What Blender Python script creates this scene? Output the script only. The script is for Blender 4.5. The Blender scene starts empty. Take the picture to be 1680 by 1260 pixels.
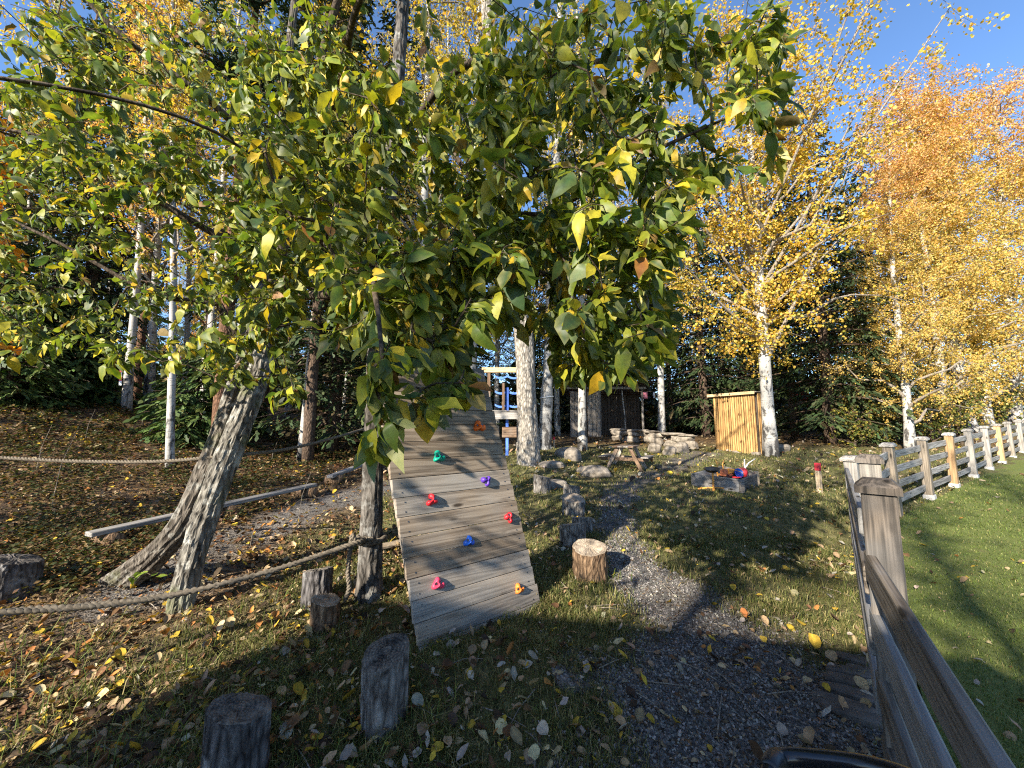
import bpy, math, random
import numpy as np
from mathutils import Vector, Matrix

SC = bpy.context.scene
COL = SC.collection
rng = np.random.default_rng(7)
random.seed(7)
R = math.radians

# ------------------------------------------------------------------ camera, sky, sun, exposure
F, CX, CY = 631.0, 840.0, 630.0            # focal length and centre of the photograph in its own pixels
PITCH = R(6.2)
CAM_Z = 1.5
SUN_EL, SUN_ROT = R(25.0), R(221.0)        # the sun stands behind the camera's left shoulder
cam_d = bpy.data.cameras.new('camera')
cam_d.sensor_width = 36.0
cam_d.lens = F / 1680.0 * 36.0
cam_d.clip_start, cam_d.clip_end = 0.05, 900.0
cam = bpy.data.objects.new('camera', cam_d)
cam.location = (0, 0, CAM_Z)
cam.rotation_euler = (R(90) + PITCH, 0, 0)
COL.objects.link(cam)
SC.camera = cam

world = bpy.data.worlds.new('World')
SC.world = world
world.use_nodes = True
wn = world.node_tree.nodes
sky = wn.new('ShaderNodeTexSky')
sky.sky_type = 'NISHITA'
sky.sun_disc = False
sky.sun_elevation = SUN_EL
sky.sun_rotation = SUN_ROT
sky.air_density = 0.9
sky.dust_density = 0.15
sky.ozone_density = 5.0
bg = wn['Background']
bg.inputs['Strength'].default_value = 0.115
world.node_tree.links.new(sky.outputs[0], bg.inputs['Color'])

sun_d = bpy.data.lights.new('sun', 'SUN')
sun_d.energy = 5.0
sun_d.angle = R(0.6)
sun_d.color = (1.0, 0.91, 0.76)
sun = bpy.data.objects.new('sun', sun_d)
sdir = Vector((math.sin(SUN_ROT) * math.cos(SUN_EL), math.cos(SUN_ROT) * math.cos(SUN_EL), math.sin(SUN_EL)))
sun.rotation_euler = sdir.to_track_quat('Z', 'Y').to_euler()
sun.location = sdir * 60
COL.objects.link(sun)
SC.view_settings.view_transform = 'Standard'
SC.view_settings.look = 'None'
SC.view_settings.gamma = 1.0
SC.view_settings.exposure = 1.5
SC.view_settings.use_curve_mapping = False
SC.render.engine = 'CYCLES'
SC.cycles.max_bounces = 8
SC.cycles.diffuse_bounces = 4
SC.cycles.transmission_bounces = 4
SC.cycles.use_denoising = False
SC.cycles.pixel_filter_type = 'BLACKMAN_HARRIS'
SC.cycles.filter_width = 1.15
SC.cycles.sample_clamp_indirect = 4.0

# ------------------------------------------------------------------ helpers: space
def ray(px, py):
    a, b = (px - CX) / F, (CY - py) / F
    c, s = math.cos(PITCH), math.sin(PITCH)
    return np.array([a, c - b * s, s + b * c])
def at(px, py, Y):                         # point at forward distance Y on the sight line
    d = ray(px, py)
    return np.array([0, 0, CAM_Z]) + d * (Y / d[1])
def project(P):
    P = np.asarray(P, float)
    x, y, z = P[..., 0], P[..., 1], P[..., 2] - CAM_Z
    c, s = math.cos(PITCH), math.sin(PITCH)
    f = y * c + z * s
    u = -y * s + z * c
    f = np.where(np.abs(f) < 1e-6, 1e-6, f)
    return CX + F * x / f, CY - F * u / f, f
def smooth(a, b, x):
    t = np.clip((np.asarray(x, float) - a) / (b - a), 0, 1)
    return t * t * (3 - 2 * t)
FENCE_A, FENCE_B, FENCE_C = (1.57, 1.69), (2.47, 2.70), (3.90, 4.45)
FAR0, FARSTEP = (5.77, 5.94), (1.49, 0.92)
_fy = np.array([-12.0, -1.32, 1.68, 4.45, 5.94, 12.4, 40.0])
_fx = np.array([-8.0, -0.515, 1.60, 3.90, 5.77, 16.2, 60.8])
def fence_x(y):
    return np.interp(y, _fy, _fx)
def wob(x, y, s, seed=0.0):
    return (np.sin(x * s * 1.0 + seed + 1.7 * np.sin(y * s * .63 + seed)) * np.cos(y * s * 1.13 + seed * 1.9 + 1.3 * np.sin(x * s * .71)) +
            .5 * np.sin(x * s * 2.3 + y * s * 1.9 + seed * 3.1)) / 1.5
def G(x, y):                               # height of the ground
    x = np.asarray(x, float); y = np.asarray(y, float)
    z = np.where(y < 0, .02 * y, np.where(y < 16, .068 * y, .068 * 16 + .022 * (y - 16)))
    z = np.where(y > 90, .068 * 16 + .022 * 74, z)
    t = np.clip(-x - 4.6, 0, 6)
    z = z + .125 * t ** 1.3 * smooth(2.0, 7.0, y)
    z = z + .22 * np.exp(-((x - .35) ** 2 + (y - 9.0) ** 2) / 1.6)
    z = z + .10 * np.exp(-((x - .2) ** 2 / .5 + (y - 2.2) ** 2 / .25))
    z = z - .24 * smooth(-1.6, .2, x - fence_x(y)) * smooth(2.0, 5.0, y)
    far = smooth(14, 30, np.hypot(x, y))
    turf = smooth(-.5, .2, x - fence_x(y))
    z = z + (1 - turf) * (.030 * wob(x, y, 2.1) + .018 * wob(x, y, 5.3, 2.)) + far * .5 * wob(x, y, .09, 4.) * (1 - turf)
    return z
def on_ground(px, py):
    d = ray(px, py)
    lo, t = 0.0, 0.3
    while t < 200:
        p = np.array([0, 0, CAM_Z]) + d * t
        if p[2] < G(p[0], p[1]):
            break
        lo = t; t *= 1.03
    hi = t
    for _ in range(40):
        m = (lo + hi) / 2
        p = np.array([0, 0, CAM_Z]) + d * m
        if p[2] < G(p[0], p[1]): hi = m
        else: lo = m
    p = np.array([0, 0, CAM_Z]) + d * hi
    return np.array([p[0], p[1], float(G(p[0], p[1]))])
def gz(x, y): return float(G(x, y))
def seg_dist(x, y, pts):                   # distance to a polyline
    best = np.full(np.shape(x), 1e9)
    for (a, b) in zip(pts[:-1], pts[1:]):
        ax, ay = a; bx, by = b
        L = (bx - ax) ** 2 + (by - ay) ** 2
        t = np.clip(((x - ax) * (bx - ax) + (y - ay) * (by - ay)) / L, 0, 1)
        best = np.minimum(best, np.hypot(x - ax - t * (bx - ax), y - ay - t * (by - ay)))
    return best

# ------------------------------------------------------------------ helpers: meshes and objects
class MB:
    """collects polygons of any size and builds ONE mesh"""
    def __init__(s):
        s.v = []; s.c = []; s.loops = []; s.tot = []; s.mi = []; s.n = 0
    def add(s, V, faces, mat=0, col=None):
        V = np.asarray(V, float).reshape(-1, 3)
        s.v.append(V)
        if col is None: col = (1, 1, 1)
        col = np.asarray(col, float)
        if col.ndim == 1: col = np.repeat(col[None, :], len(V), 0)
        s.c.append(col)
        if isinstance(faces, np.ndarray):
            s.loops.append((faces + s.n).ravel())
            s.tot.append(np.full(len(faces), faces.shape[1]))
            s.mi.append(np.full(len(faces), mat))
        else:
            s.loops.append(np.array([i + s.n for f in faces for i in f], dtype=int))
            s.tot.append(np.array([len(f) for f in faces], dtype=int))
            s.mi.append(np.full(len(faces), mat))
        s.n += len(V)
        return s
    def mesh(s, name, mats, smooth_=False):
        me = bpy.data.meshes.new(name)
        V = np.concatenate(s.v); L = np.concatenate(s.loops).astype(np.int32); T = np.concatenate(s.tot).astype(np.int32)
        me.vertices.add(len(V)); me.vertices.foreach_set('co', V.astype(np.float32).ravel())
        me.loops.add(len(L)); me.loops.foreach_set('vertex_index', L)
        me.polygons.add(len(T))
        st = np.zeros(len(T), np.int32); st[1:] = np.cumsum(T)[:-1]
        me.polygons.foreach_set('loop_start', st)
        try: me.polygons.foreach_set('loop_total', T)
        except Exception: pass
        for m in (mats if isinstance(mats, (list, tuple)) else [mats]): me.materials.append(m)
        me.polygons.foreach_set('material_index', np.concatenate(s.mi).astype(np.int32))
        me.polygons.foreach_set('use_smooth', np.full(len(T), bool(smooth_)))
        at_ = me.color_attributes.new('Col', 'FLOAT_COLOR', 'POINT')
        C4 = np.ones((len(V), 4), np.float32); C4[:, :3] = np.concatenate(s.c)
        at_.data.foreach_set('color', C4.ravel())
        me.update(calc_edges=True)
        me.validate()
        return me
    def build(s, name, mats, parent=None, loc=(0, 0, 0), smooth_=False):
        return put(name, s.mesh(name, mats, smooth_), parent, loc)
def put(name, me, parent=None, loc=(0, 0, 0), rot=None):
    o = bpy.data.objects.new(name, me)
    COL.objects.link(o)
    o.location = loc
    if rot is not None: o.rotation_euler = rot
    if parent is not None: o.parent = parent
    return o
def tag(o, label=None, cat=None, group=None, kind=None):
    if label: o['label'] = label
    if cat: o['category'] = cat
    if group: o['group'] = group
    if kind: o['kind'] = kind
    return o
def thing(name, label, cat, loc=(0, 0, 0), rz=0.0, group=None):
    o = bpy.data.objects.new(name, None)
    o.empty_display_size = .1
    COL.objects.link(o)
    o.location = loc; o.rotation_euler = (0, 0, rz)
    return tag(o, label, cat, group)
def copy_tree(o, parent=None):
    c = o.copy(); COL.objects.link(c)
    if parent is not None: c.parent = parent
    for ch in list(o.children): copy_tree(ch, c)
    return c

def box(mb, c, size, M=None, mat=0, col=None, bevel=.0):
    """box centred at c, optionally chamfered along its long edges, turned by the 3x3 matrix M"""
    sx, sy, sz = [v / 2 for v in size]
    if bevel <= 0:
        V = np.array([[x, y, z] for x in (-sx, sx) for y in (-sy, sy) for z in (-sz, sz)], float)
        Fc = [(0, 1, 3, 2), (4, 6, 7, 5), (0, 4, 5, 1), (2, 3, 7, 6), (0, 2, 6, 4), (1, 5, 7, 3)]
    else:
        b = min(bevel, sx * .9, sy * .9, sz * .9)
        V = []; idx = {}
        for i in (0, 1):
            for j in (0, 1):
                for k in (0, 1):
                    s = ((-1, 1)[i], (-1, 1)[j], (-1, 1)[k])
                    for ax in range(3):
                        p = [s[0] * (sx - b), s[1] * (sy - b), s[2] * (sz - b)]
                        p[ax] = s[ax] * (sx, sy, sz)[ax]
                        idx[(i, j, k, ax)] = len(V); V.append(p)
        V = np.array(V, float); Fc = []
        g = lambda i, j, k, a: idx[(i, j, k, a)]
        for i in (0, 1): Fc.append([g(i, 0, 0, 0), g(i, 1, 0, 0), g(i, 1, 1, 0), g(i, 0, 1, 0)][::(1 if i else -1)])
        for j in (0, 1): Fc.append([g(0, j, 0, 1), g(0, j, 1, 1), g(1, j, 1, 1), g(1, j, 0, 1)][::(1 if j else -1)])
        for k in (0, 1): Fc.append([g(0, 0, k, 2), g(1, 0, k, 2), g(1, 1, k, 2), g(0, 1, k, 2)][::(1 if k else -1)])
        for j in (0, 1):
            for k in (0, 1): Fc.append([g(0, j, k, 1), g(1, j, k, 1), g(1, j, k, 2), g(0, j, k, 2)][::(1 if j == k else -1)])
        for i in (0, 1):
            for k in (0, 1): Fc.append([g(i, 0, k, 2), g(i, 1, k, 2), g(i, 1, k, 0), g(i, 0, k, 0)][::(1 if i == k else -1)])
        for i in (0, 1):
            for j in (0, 1): Fc.append([g(i, j, 0, 0), g(i, j, 1, 0), g(i, j, 1, 1), g(i, j, 0, 1)][::(1 if i == j else -1)])
        for i in (0, 1):
            for j in (0, 1):
                for k in (0, 1): Fc.append([g(i, j, k, 0), g(i, j, k, 1), g(i, j, k, 2)][::(1 if (i + j + k) % 2 else -1)])
    if M is not None: V = V @ np.asarray(M, float).T
    mb.add(V + np.asarray(c, float), Fc, mat, col)
    return mb
def basis(ax, up=(0, 0, 1)):
    """columns: along ax, sideways, up"""
    a = np.asarray(ax, float); a = a / np.linalg.norm(a)
    s = np.cross(np.asarray(up, float), a)
    if np.linalg.norm(s) < 1e-5: s = np.array([0, 1., 0])
    s /= np.linalg.norm(s)
    return np.stack([a, s, np.cross(a, s)], 1)
def tube(mb, pts, rad, sides=8, mat=0, col=None, lump=0.0, flare=None, caps=True, ridges=0, seed=0.0):
    pts = np.asarray(pts, float); n = len(pts)
    rad = np.broadcast_to(np.asarray(rad, float), (n,))
    T = np.gradient(pts, axis=0); T /= np.linalg.norm(T, axis=1)[:, None] + 1e-12
    u = np.cross(T[0], [0.3, 0.9, 0.1]); u /= np.linalg.norm(u)
    ang = np.arange(sides) * 2 * np.pi / sides
    V = np.zeros((n, sides, 3))
    for i in range(n):
        u = u - T[i] * np.dot(u, T[i]); u /= np.linalg.norm(u) + 1e-12
        w = np.cross(T[i], u)
        r = np.full(sides, rad[i])
        if lump:
            r = r * (1 + lump * (np.sin(ang * 2 + seed + i * .35) * .5 + np.sin(ang * 3 - i * .5 + seed * 2) * .4 + np.sin(ang * 5 + i * .9 + seed) * .25))
        if ridges: r = r * (1 + .055 * np.sign(np.sin(ang * ridges + .8 * np.sin(i * .7 + seed))) * (.4 + .6 * np.abs(np.sin(i * .9 + ang * 3 + seed))))
        if flare is not None and flare[i] > 0: r = r * (1 + flare[i] * (.55 + .45 * np.sin(ang * 4 + seed)))
        V[i] = pts[i] + np.cos(ang)[:, None] * u * r[:, None] + np.sin(ang)[:, None] * w * r[:, None]
    a = np.arange(sides); b = (a + 1) % sides
    Fq = np.concatenate([np.stack([i * sides + a, i * sides + b, (i + 1) * sides + b, (i + 1) * sides + a], 1) for i in range(n - 1)])
    if col is not None and np.ndim(col) == 2: col = np.repeat(col, sides, 0)
    off = mb.n
    mb.add(V.reshape(-1, 3), Fq, mat, col)
    if caps and sides > 4:
        mb.loops.append(np.concatenate([np.arange(sides)[::-1] + off, np.arange(sides) + off + (n - 1) * sides]))
        mb.tot.append(np.array([sides, sides])); mb.mi.append(np.array([mat, mat]))
    return mb
def spline(ctrl, n):
    """Catmull-Rom through the points; extra columns (radius) ride along"""
    P = np.asarray(ctrl, float)
    P = np.concatenate([[2 * P[0] - P[1]], P, [2 * P[-1] - P[-2]]])
    out = []
    m = len(P) - 3
    for t in np.linspace(0, m, n):
        i = min(int(t), m - 1); f = t - i
        p0, p1, p2, p3 = P[i:i + 4]
        out.append(.5 * (2 * p1 + (p2 - p0) * f + (2 * p0 - 5 * p1 + 4 * p2 - p3) * f * f + (3 * p1 - p0 - 3 * p2 + p3) * f ** 3))
    return np.array(out)

# leaf templates: x along the leaf, y across, z up;  w = how near the rim a point lies
def leaf_template(kind):
    if kind == 'willow':                    # broad egg-shaped leaf with a folded midrib
        xs = [0, .12, .34, .58, .80, 1.0]; hw = [0, .15, .26, .26, .15, 0]
    elif kind == 'round':                   # aspen: almost round
        xs = [0, .10, .32, .62, .86, 1.0]; hw = [0, .28, .44, .44, .26, 0]
    else:
        xs = [0, .15, .4, .7, 1.0]; hw = [0, .25, .36, .24, 0]
    V = []; W = []; mid = []; lt = []; rt = []
    for i, (x, h) in enumerate(zip(xs, hw)):
        z = -.16 * (x - .3) ** 2
        mid.append(len(V)); V.append((x, 0, z)); W.append(0.0 if 0 < i < len(xs) - 1 else .6)
        if h > 0:
            lt.append(len(V)); V.append((x, h, z + h * .28)); W.append(1.)
            rt.append(len(V)); V.append((x, -h, z + h * .28)); W.append(1.)
    k = len(xs); Fc = []
    Fc += [(mid[0], mid[1], lt[0]), (mid[0], rt[0], mid[1])]
    for i in range(1, k - 2):
        Fc += [(mid[i], mid[i + 1], lt[i]), (mid[i], lt[i], lt[i - 1])][::1]
        Fc += [(mid[i], rt[i - 1], rt[i]), (mid[i], rt[i], mid[i + 1])]
    Fc += [(mid[k - 2], mid[k - 1], lt[-1]), (mid[k - 2], rt[-1], mid[k - 1])]
    if kind in ('willow', 'round'):         # the stalk
        V += [(-.34, .018, .02), (-.34, -.018, .02)]; W += [0., 0.]; Fc.append((len(V) - 1, mid[0], len(V) - 2))
    V = np.array(V)
    return V, np.array(Fc), np.array(W)
def frames_from(dirs, norms):
    X = dirs / (np.linalg.norm(dirs, axis=1)[:, None] + 1e-9)
    Y = np.cross(norms, X); Y /= np.linalg.norm(Y, axis=1)[:, None] + 1e-9
    Z = np.cross(X, Y)
    return np.stack([X, Y, Z], 2)           # columns
def scatter(tmpl, pos, Fr, size, col, rim=None, curl=None, width=None, side=None, crumple=0.0):
    """vertices (N,n,3), colours (N,n,3) for N copies of a leaf"""
    V, Fc, W = tmpl
    N = len(pos)
    L = np.repeat(V[None], N, 0).copy()
    if width is not None: L[:, :, 1] *= width[:, None]
    if curl is not None: L[:, :, 2] += curl[:, None] * (L[:, :, 0] ** 2 + .6 * np.abs(L[:, :, 1]))
    if side is not None: L[:, :, 1] += side[:, None] * L[:, :, 0] ** 2
    if crumple: L = L + rng.normal(0, crumple, L.shape) * np.array([1, 1, 1.6])
    L *= size[:, None, None]
    P = np.einsum('nij,nkj->nki', Fr, L) + pos[:, None, :]
    C = np.repeat(col[:, None, :], len(V), 1)
    if rim is not None: C = C + (rim[:, None, :] - C) * W[None, :, None]
    return P, C
def add_scatter(mb, tmpl, P, C, mat=0):
    N, n, _ = P.shape
    Fc = tmpl[1]
    Fa = (Fc[None] + (np.arange(N) * n)[:, None, None]).reshape(-1, Fc.shape[1])
    mb.add(P.reshape(-1, 3), Fa, mat, C.reshape(-1, 3))
def unit(N, zmin=-1.0, zmax=1.0):
    z = rng.uniform(zmin, zmax, N); a = rng.uniform(0, 2 * np.pi, N); r = np.sqrt(np.maximum(0, 1 - z * z))
    return np.stack([r * np.cos(a), r * np.sin(a), z], 1)
def pick(pal, N, jitter=.18):
    P = np.array([p[:3] for p in pal], float); w = np.array([p[3] for p in pal], float); w /= w.sum()
    c = P[rng.choice(len(P), N, p=w)]
    return c * rng.uniform(1 - jitter, 1 + jitter, (N, 1)) * rng.uniform(1 - jitter * .3, 1 + jitter * .3, (N, 3))

# ------------------------------------------------------------------ materials
def new_mat(name):
    m = bpy.data.materials.new(name); m.use_nodes = True
    nt = m.node_tree
    return m, nt, nt.nodes['Principled BSDF'], nt.nodes, nt.links
def N_(nt, t, **kw):
    n = nt.nodes.new(t)
    for k, v in kw.items():
        if k in n.inputs.keys(): n.inputs[k].default_value = v
        else: setattr(n, k, v)
    return n
def ramp(nt, fac, stops):
    r = nt.nodes.new('ShaderNodeValToRGB')
    el = r.color_ramp.elements
    while len(el) < len(stops): el.new(.5)
    for e, (p, c) in zip(el, stops): e.position = p; e.color = (*c, 1) if len(c) == 3 else c
    nt.links.new(fac, r.inputs[0]); return r.outputs[0]
def noise(nt, vec, scale, detail=4, rough=.55, dist=0.0):
    n = N_(nt, 'ShaderNodeTexNoise', Scale=scale, Detail=detail, Roughness=rough, Distortion=dist)
    if vec is not None: nt.links.new(vec, n.inputs['Vector'])
    return n.outputs['Fac']
def mapping(nt, vec, scale, loc=None):
    m = N_(nt, 'ShaderNodeMapping')
    m.inputs['Scale'].default_value = scale
    nt.links.new(vec, m.inputs['Vector'])
    if loc is not None: nt.links.new(loc, m.inputs['Location'])
    return m.outputs[0]
def mixc(nt, fac, a, b, mode='MIX'):
    n = nt.nodes.new('ShaderNodeMix'); n.data_type = 'RGBA'; n.blend_type = mode
    for s, v in ((n.inputs[0], fac), (n.inputs[6], a), (n.inputs[7], b)):
        if isinstance(v, (int, float)): s.default_value = v
        elif isinstance(v, tuple): s.default_value = (*v, 1)
        else: nt.links.new(v, s)
    return n.outputs[2]
def math_(nt, op, a, b=None, clamp=False):
    n = nt.nodes.new('ShaderNodeMath'); n.operation = op; n.use_clamp = clamp
    for s, v in ((n.inputs[0], a), (n.inputs[1], b)):
        if v is None: continue
        if isinstance(v, (int, float)): s.default_value = v
        else: nt.links.new(v, s)
    return n.outputs[0]
def bump(nt, p, h, strength=.5, dist=.01):
    b = N_(nt, 'ShaderNodeBump', Strength=strength, Distance=dist)
    nt.links.new(h, b.inputs['Height']); nt.links.new(b.outputs[0], p.inputs['Normal'])

def leaf_mat(name, trans=.35, rough=.45, spec=.4, veins=True, tint=(1., 1., 1.)):
    m, nt, p, nd, lk = new_mat(name)
    a = N_(nt, 'ShaderNodeAttribute', attribute_name='Col')
    g = N_(nt, 'ShaderNodeNewGeometry')
    tc = N_(nt, 'ShaderNodeTexCoord')
    v = noise(nt, tc.outputs['Object'], 42, 3)
    c = mixc(nt, .55, a.outputs['Color'], mixc(nt, 1.0, a.outputs['Color'], ramp(nt, v, [(.3, (.45, .45, .45)), (.7, (1.5, 1.4, 1.3))]), 'MULTIPLY'))
    under = mixc(nt, .35, c, (.30, .34, .24))
    if veins:
        sp_ = noise(nt, tc.outputs['Object'], 150, 2, .5)
        c = mixc(nt, ramp(nt, sp_, [(.66, (0, 0, 0)), (.72, (.85, .85, .85))]), c, (.10, .055, .02))
    c2 = mixc(nt, g.outputs['Backfacing'], c, under) if veins else c
    lk.new(c2, p.inputs['Base Color'])
    p.inputs['Roughness'].default_value = rough
    p.inputs['Specular IOR Level'].default_value = spec
    t = N_(nt, 'ShaderNodeBsdfTranslucent')
    tcx = mixc(nt, 1.0, c, (1.25 * tint[0], 1.35 * tint[1], .55 * tint[2]), 'MULTIPLY')
    lk.new(tcx, t.inputs['Color'])
    mx = N_(nt, 'ShaderNodeMixShader'); mx.inputs[0].default_value = trans
    lk.new(p.outputs[0], mx.inputs[1]); lk.new(t.outputs[0], mx.inputs[2])
    lk.new(mx.outputs[0], nd['Material Output'].inputs[0])
    return m
def wood_mat(name, dark, light, grey=None, rough=.75, ring=1.0, axis=0, knots=True, streak=1.0):
    """sawn timber, grain along the object's local axis"""
    m, nt, p, nd, lk = new_mat(name)
    tc = N_(nt, 'ShaderNodeTexCoord'); oi = N_(nt, 'ShaderNodeObjectInfo')
    off = N_(nt, 'ShaderNodeCombineXYZ')
    for i in range(3): lk.new(math_(nt, 'MULTIPLY', oi.outputs['Random'], (37., 91., 53.)[i]), off.inputs[i])
    sc = [9.0, 9.0, 9.0]; sc[axis] = .55
    v = mapping(nt, tc.outputs['Object'], tuple(sc), off.outputs[0])
    n1 = noise(nt, v, 1.0, 3, .5, .6)
    wv = math_(nt, 'SINE', math_(nt, 'MULTIPLY', n1, 46. * ring))
    sc2 = [110., 110., 110.]; sc2[axis] = 2.2
    n2 = noise(nt, mapping(nt, tc.outputs['Object'], tuple(sc2), off.outputs[0]), 1.0, 3, .65)
    n3 = noise(nt, mapping(nt, tc.outputs['Object'], (3., 3., 3.), off.outputs[0]), 1.0, 3)
    g = math_(nt, 'ADD', math_(nt, 'MULTIPLY', wv, .17), math_(nt, 'MULTIPLY', n2, 1.0))
    c = ramp(nt, g, [(.22, dark), (.72, light)])
    if grey is not None:
        tone = math_(nt, 'ADD', n3, math_(nt, 'MULTIPLY', math_(nt, 'SUBTRACT', oi.outputs['Random'], .5), .5))
        c = mixc(nt, ramp(nt, tone, [(.35, (0, 0, 0)), (.68, (1, 1, 1))]), c, mixc(nt, 1.0, ramp(nt, g, [(.2, tuple(x * .55 for x in grey)), (.7, grey)]), (1., 1., 1.), 'MULTIPLY'))
    if knots:
        vk = N_(nt, 'ShaderNodeTexVoronoi', Scale=1.0, Randomness=1.0)
        sk = [11., 11., 11.]; sk[axis] = 3.3
        lk.new(mapping(nt, tc.outputs['Object'], tuple(sk), off.outputs[0]), vk.inputs['Vector'])
        c = mixc(nt, ramp(nt, vk.outputs['Distance'], [(.09, (1, 1, 1)), (.19, (0, 0, 0))]), c, tuple(x * .35 for x in dark))
    br = math_(nt, 'ADD', .78, math_(nt, 'MULTIPLY', oi.outputs['Random'], .42))
    hs = N_(nt, 'ShaderNodeHueSaturation'); lk.new(br, hs.inputs['Value']); lk.new(c, hs.inputs['Color'])
    lk.new(hs.outputs[0], p.inputs['Base Color'])
    p.inputs['Roughness'].default_value = rough
    p.inputs['Specular IOR Level'].default_value = .25
    bump(nt, p, g, .22 * streak, .003)
    return m
def bark_mat(name, dark, light, moss=None, zs=2.5, xs=14., st=.9, lichen=None):
    m, nt, p, nd, lk = new_mat(name)
    tc = N_(nt, 'ShaderNodeTexCoord')
    v = mapping(nt, tc.outputs['Object'], (xs, xs, zs))
    n1 = noise(nt, v, 1.5, 5, .6, .9)
    vo = N_(nt, 'ShaderNodeTexVoronoi', Scale=2.2); vo.feature = 'DISTANCE_TO_EDGE'
    lk.new(mapping(nt, tc.outputs['Object'], (xs * .8, xs * .8, zs * .8)), vo.inputs['Vector'])
    h = math_(nt, 'ADD', math_(nt, 'MULTIPLY', n1, .7), math_(nt, 'MULTIPLY', vo.outputs[0], .9))
    c = ramp(nt, h, [(.28, dark), (.72, light)])
    n3 = noise(nt, tc.outputs['Object'], 3.0, 4)
    if lichen is not None: c = mixc(nt, ramp(nt, noise(nt, tc.outputs['Object'], 7.0, 6, .7), [(.52, (0, 0, 0)), (.64, (1, 1, 1))]), c, lichen)
    if moss is not None: c = mixc(nt, ramp(nt, n3, [(.55, (0, 0, 0)), (.72, (1, 1, 1))]), c, moss)
    lk.new(c, p.inputs['Base Color']); p.inputs['Roughness'].default_value = .9
    p.inputs['Specular IOR Level'].default_value = .15
    bump(nt, p, h, st, .025)
    return m
def birch_mat(name, white=(.43, .41, .375)):
    m, nt, p, nd, lk = new_mat(name)
    tc = N_(nt, 'ShaderNodeTexCoord')
    n1 = noise(nt, mapping(nt, tc.outputs['Object'], (5., 5., 34.)), 1.0, 4, .6)
    n2 = noise(nt, mapping(nt, tc.outputs['Object'], (5., 5., 2.2)), 1.2, 5, .65, .5)
    n3 = noise(nt, tc.outputs['Object'], 2.0, 3)
    c = ramp(nt, n3, [(.3, tuple(x * .68 for x in white)), (.7, white)])
    c = mixc(nt, ramp(nt, n1, [(.60, (0, 0, 0)), (.68, (1, 1, 1))]), c, (.07, .06, .055))
    sx = N_(nt, 'ShaderNodeSeparateXYZ'); lk.new(tc.outputs['Object'], sx.inputs[0])
    low = math_(nt, 'MULTIPLY', math_(nt, 'SUBTRACT', 2.4, sx.outputs[2]), .055, True)
    c = mixc(nt, ramp(nt, math_(nt, 'ADD', n2, low), [(.58, (0, 0, 0)), (.66, (1, 1, 1))]), c, (.055, .05, .045))
    lk.new(c, p.inputs['Base Color']); p.inputs['Roughness'].default_value = .7
    bump(nt, p, math_(nt, 'ADD', n1, n2), .5, .012)
    return m
def plain_mat(name, col, rough=.5, var=.0, spec=.5, sc=12., bumpd=0.0, met=0.0):
    m, nt, p, nd, lk = new_mat(name)
    tc = N_(nt, 'ShaderNodeTexCoord')
    n = noise(nt, tc.outputs['Object'], sc, 5, .6)
    c = ramp(nt, n, [(.3, tuple(max(0, x * (1 - var)) for x in col)), (.7, tuple(min(1, x * (1 + var)) for x in col))])
    lk.new(c, p.inputs['Base Color'])
    p.inputs['Roughness'].default_value = rough; p.inputs['Specular IOR Level'].default_value = spec
    p.inputs['Metallic'].default_value = met
    if bumpd: bump(nt, p, n, .6, bumpd)
    return m
def cut_mat(name, dark, light):
    """end grain: rings about the object's own z axis"""
    m, nt, p, nd, lk = new_mat(name)
    tc = N_(nt, 'ShaderNodeTexCoord'); sx = N_(nt, 'ShaderNodeSeparateXYZ')
    lk.new(tc.outputs['Object'], sx.inputs[0])
    r = math_(nt, 'SQRT', math_(nt, 'ADD', math_(nt, 'POWER', sx.outputs[0], 2.), math_(nt, 'POWER', sx.outputs[1], 2.)))
    nz = noise(nt, tc.outputs['Object'], 9., 4)
    w = math_(nt, 'SINE', math_(nt, 'ADD', math_(nt, 'MULTIPLY', r, 380.), math_(nt, 'MULTIPLY', nz, 26.)))
    n2 = noise(nt, tc.outputs['Object'], 14., 6, .7)
    f = math_(nt, 'ADD', math_(nt, 'MULTIPLY', w, .05), n2)
    c = ramp(nt, f, [(.36, dark), (.66, light)])
    lk.new(c, p.inputs['Base Color']); p.inputs['Roughness'].default_value = .85
    bump(nt, p, f, .5, .006)
    return m

M = {}
M['willow_leaf'] = leaf_mat('willow leaf', .34, .48, .35)
M['gold_leaf'] = leaf_mat('autumn leaf', .42, .5, .3, veins=False, tint=(1.0, .9, .7))
M['dry_leaf'] = leaf_mat('fallen leaf', .10, .8, .1, veins=False, tint=(1., .8, .9))
M['needle'] = leaf_mat('spruce needles', .12, .6, .25, veins=False)
M['blade'] = leaf_mat('grass blades', .25, .6, .2, veins=False)
M['wall_plank'] = wood_mat('climbing wall boards', (.15, .11, .075), (.36, .285, .21), (.31, .275, .235), knots=True)
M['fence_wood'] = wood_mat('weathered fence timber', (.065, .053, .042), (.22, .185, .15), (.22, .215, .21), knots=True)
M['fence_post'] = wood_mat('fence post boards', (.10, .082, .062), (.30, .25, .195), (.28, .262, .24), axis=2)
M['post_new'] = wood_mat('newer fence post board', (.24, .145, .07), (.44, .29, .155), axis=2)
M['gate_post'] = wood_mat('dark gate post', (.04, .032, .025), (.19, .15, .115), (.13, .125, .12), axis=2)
M['slat'] = wood_mat('larch slats', (.18, .09, .03), (.52, .32, .125), axis=2)
M['shed_trim'] = wood_mat('shed trim', (.40, .27, .13), (.66, .48, .27))
M['grey_board'] = wood_mat('grey boards', (.11, .095, .08), (.33, .29, .25), axis=2)
M['dark_board'] = wood_mat('dark boards', (.02, .014, .010), (.085, .062, .045), axis=2)
M['plank_grey'] = wood_mat('grey sawn plank', (.12, .11, .10), (.34, .32, .295))
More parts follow.
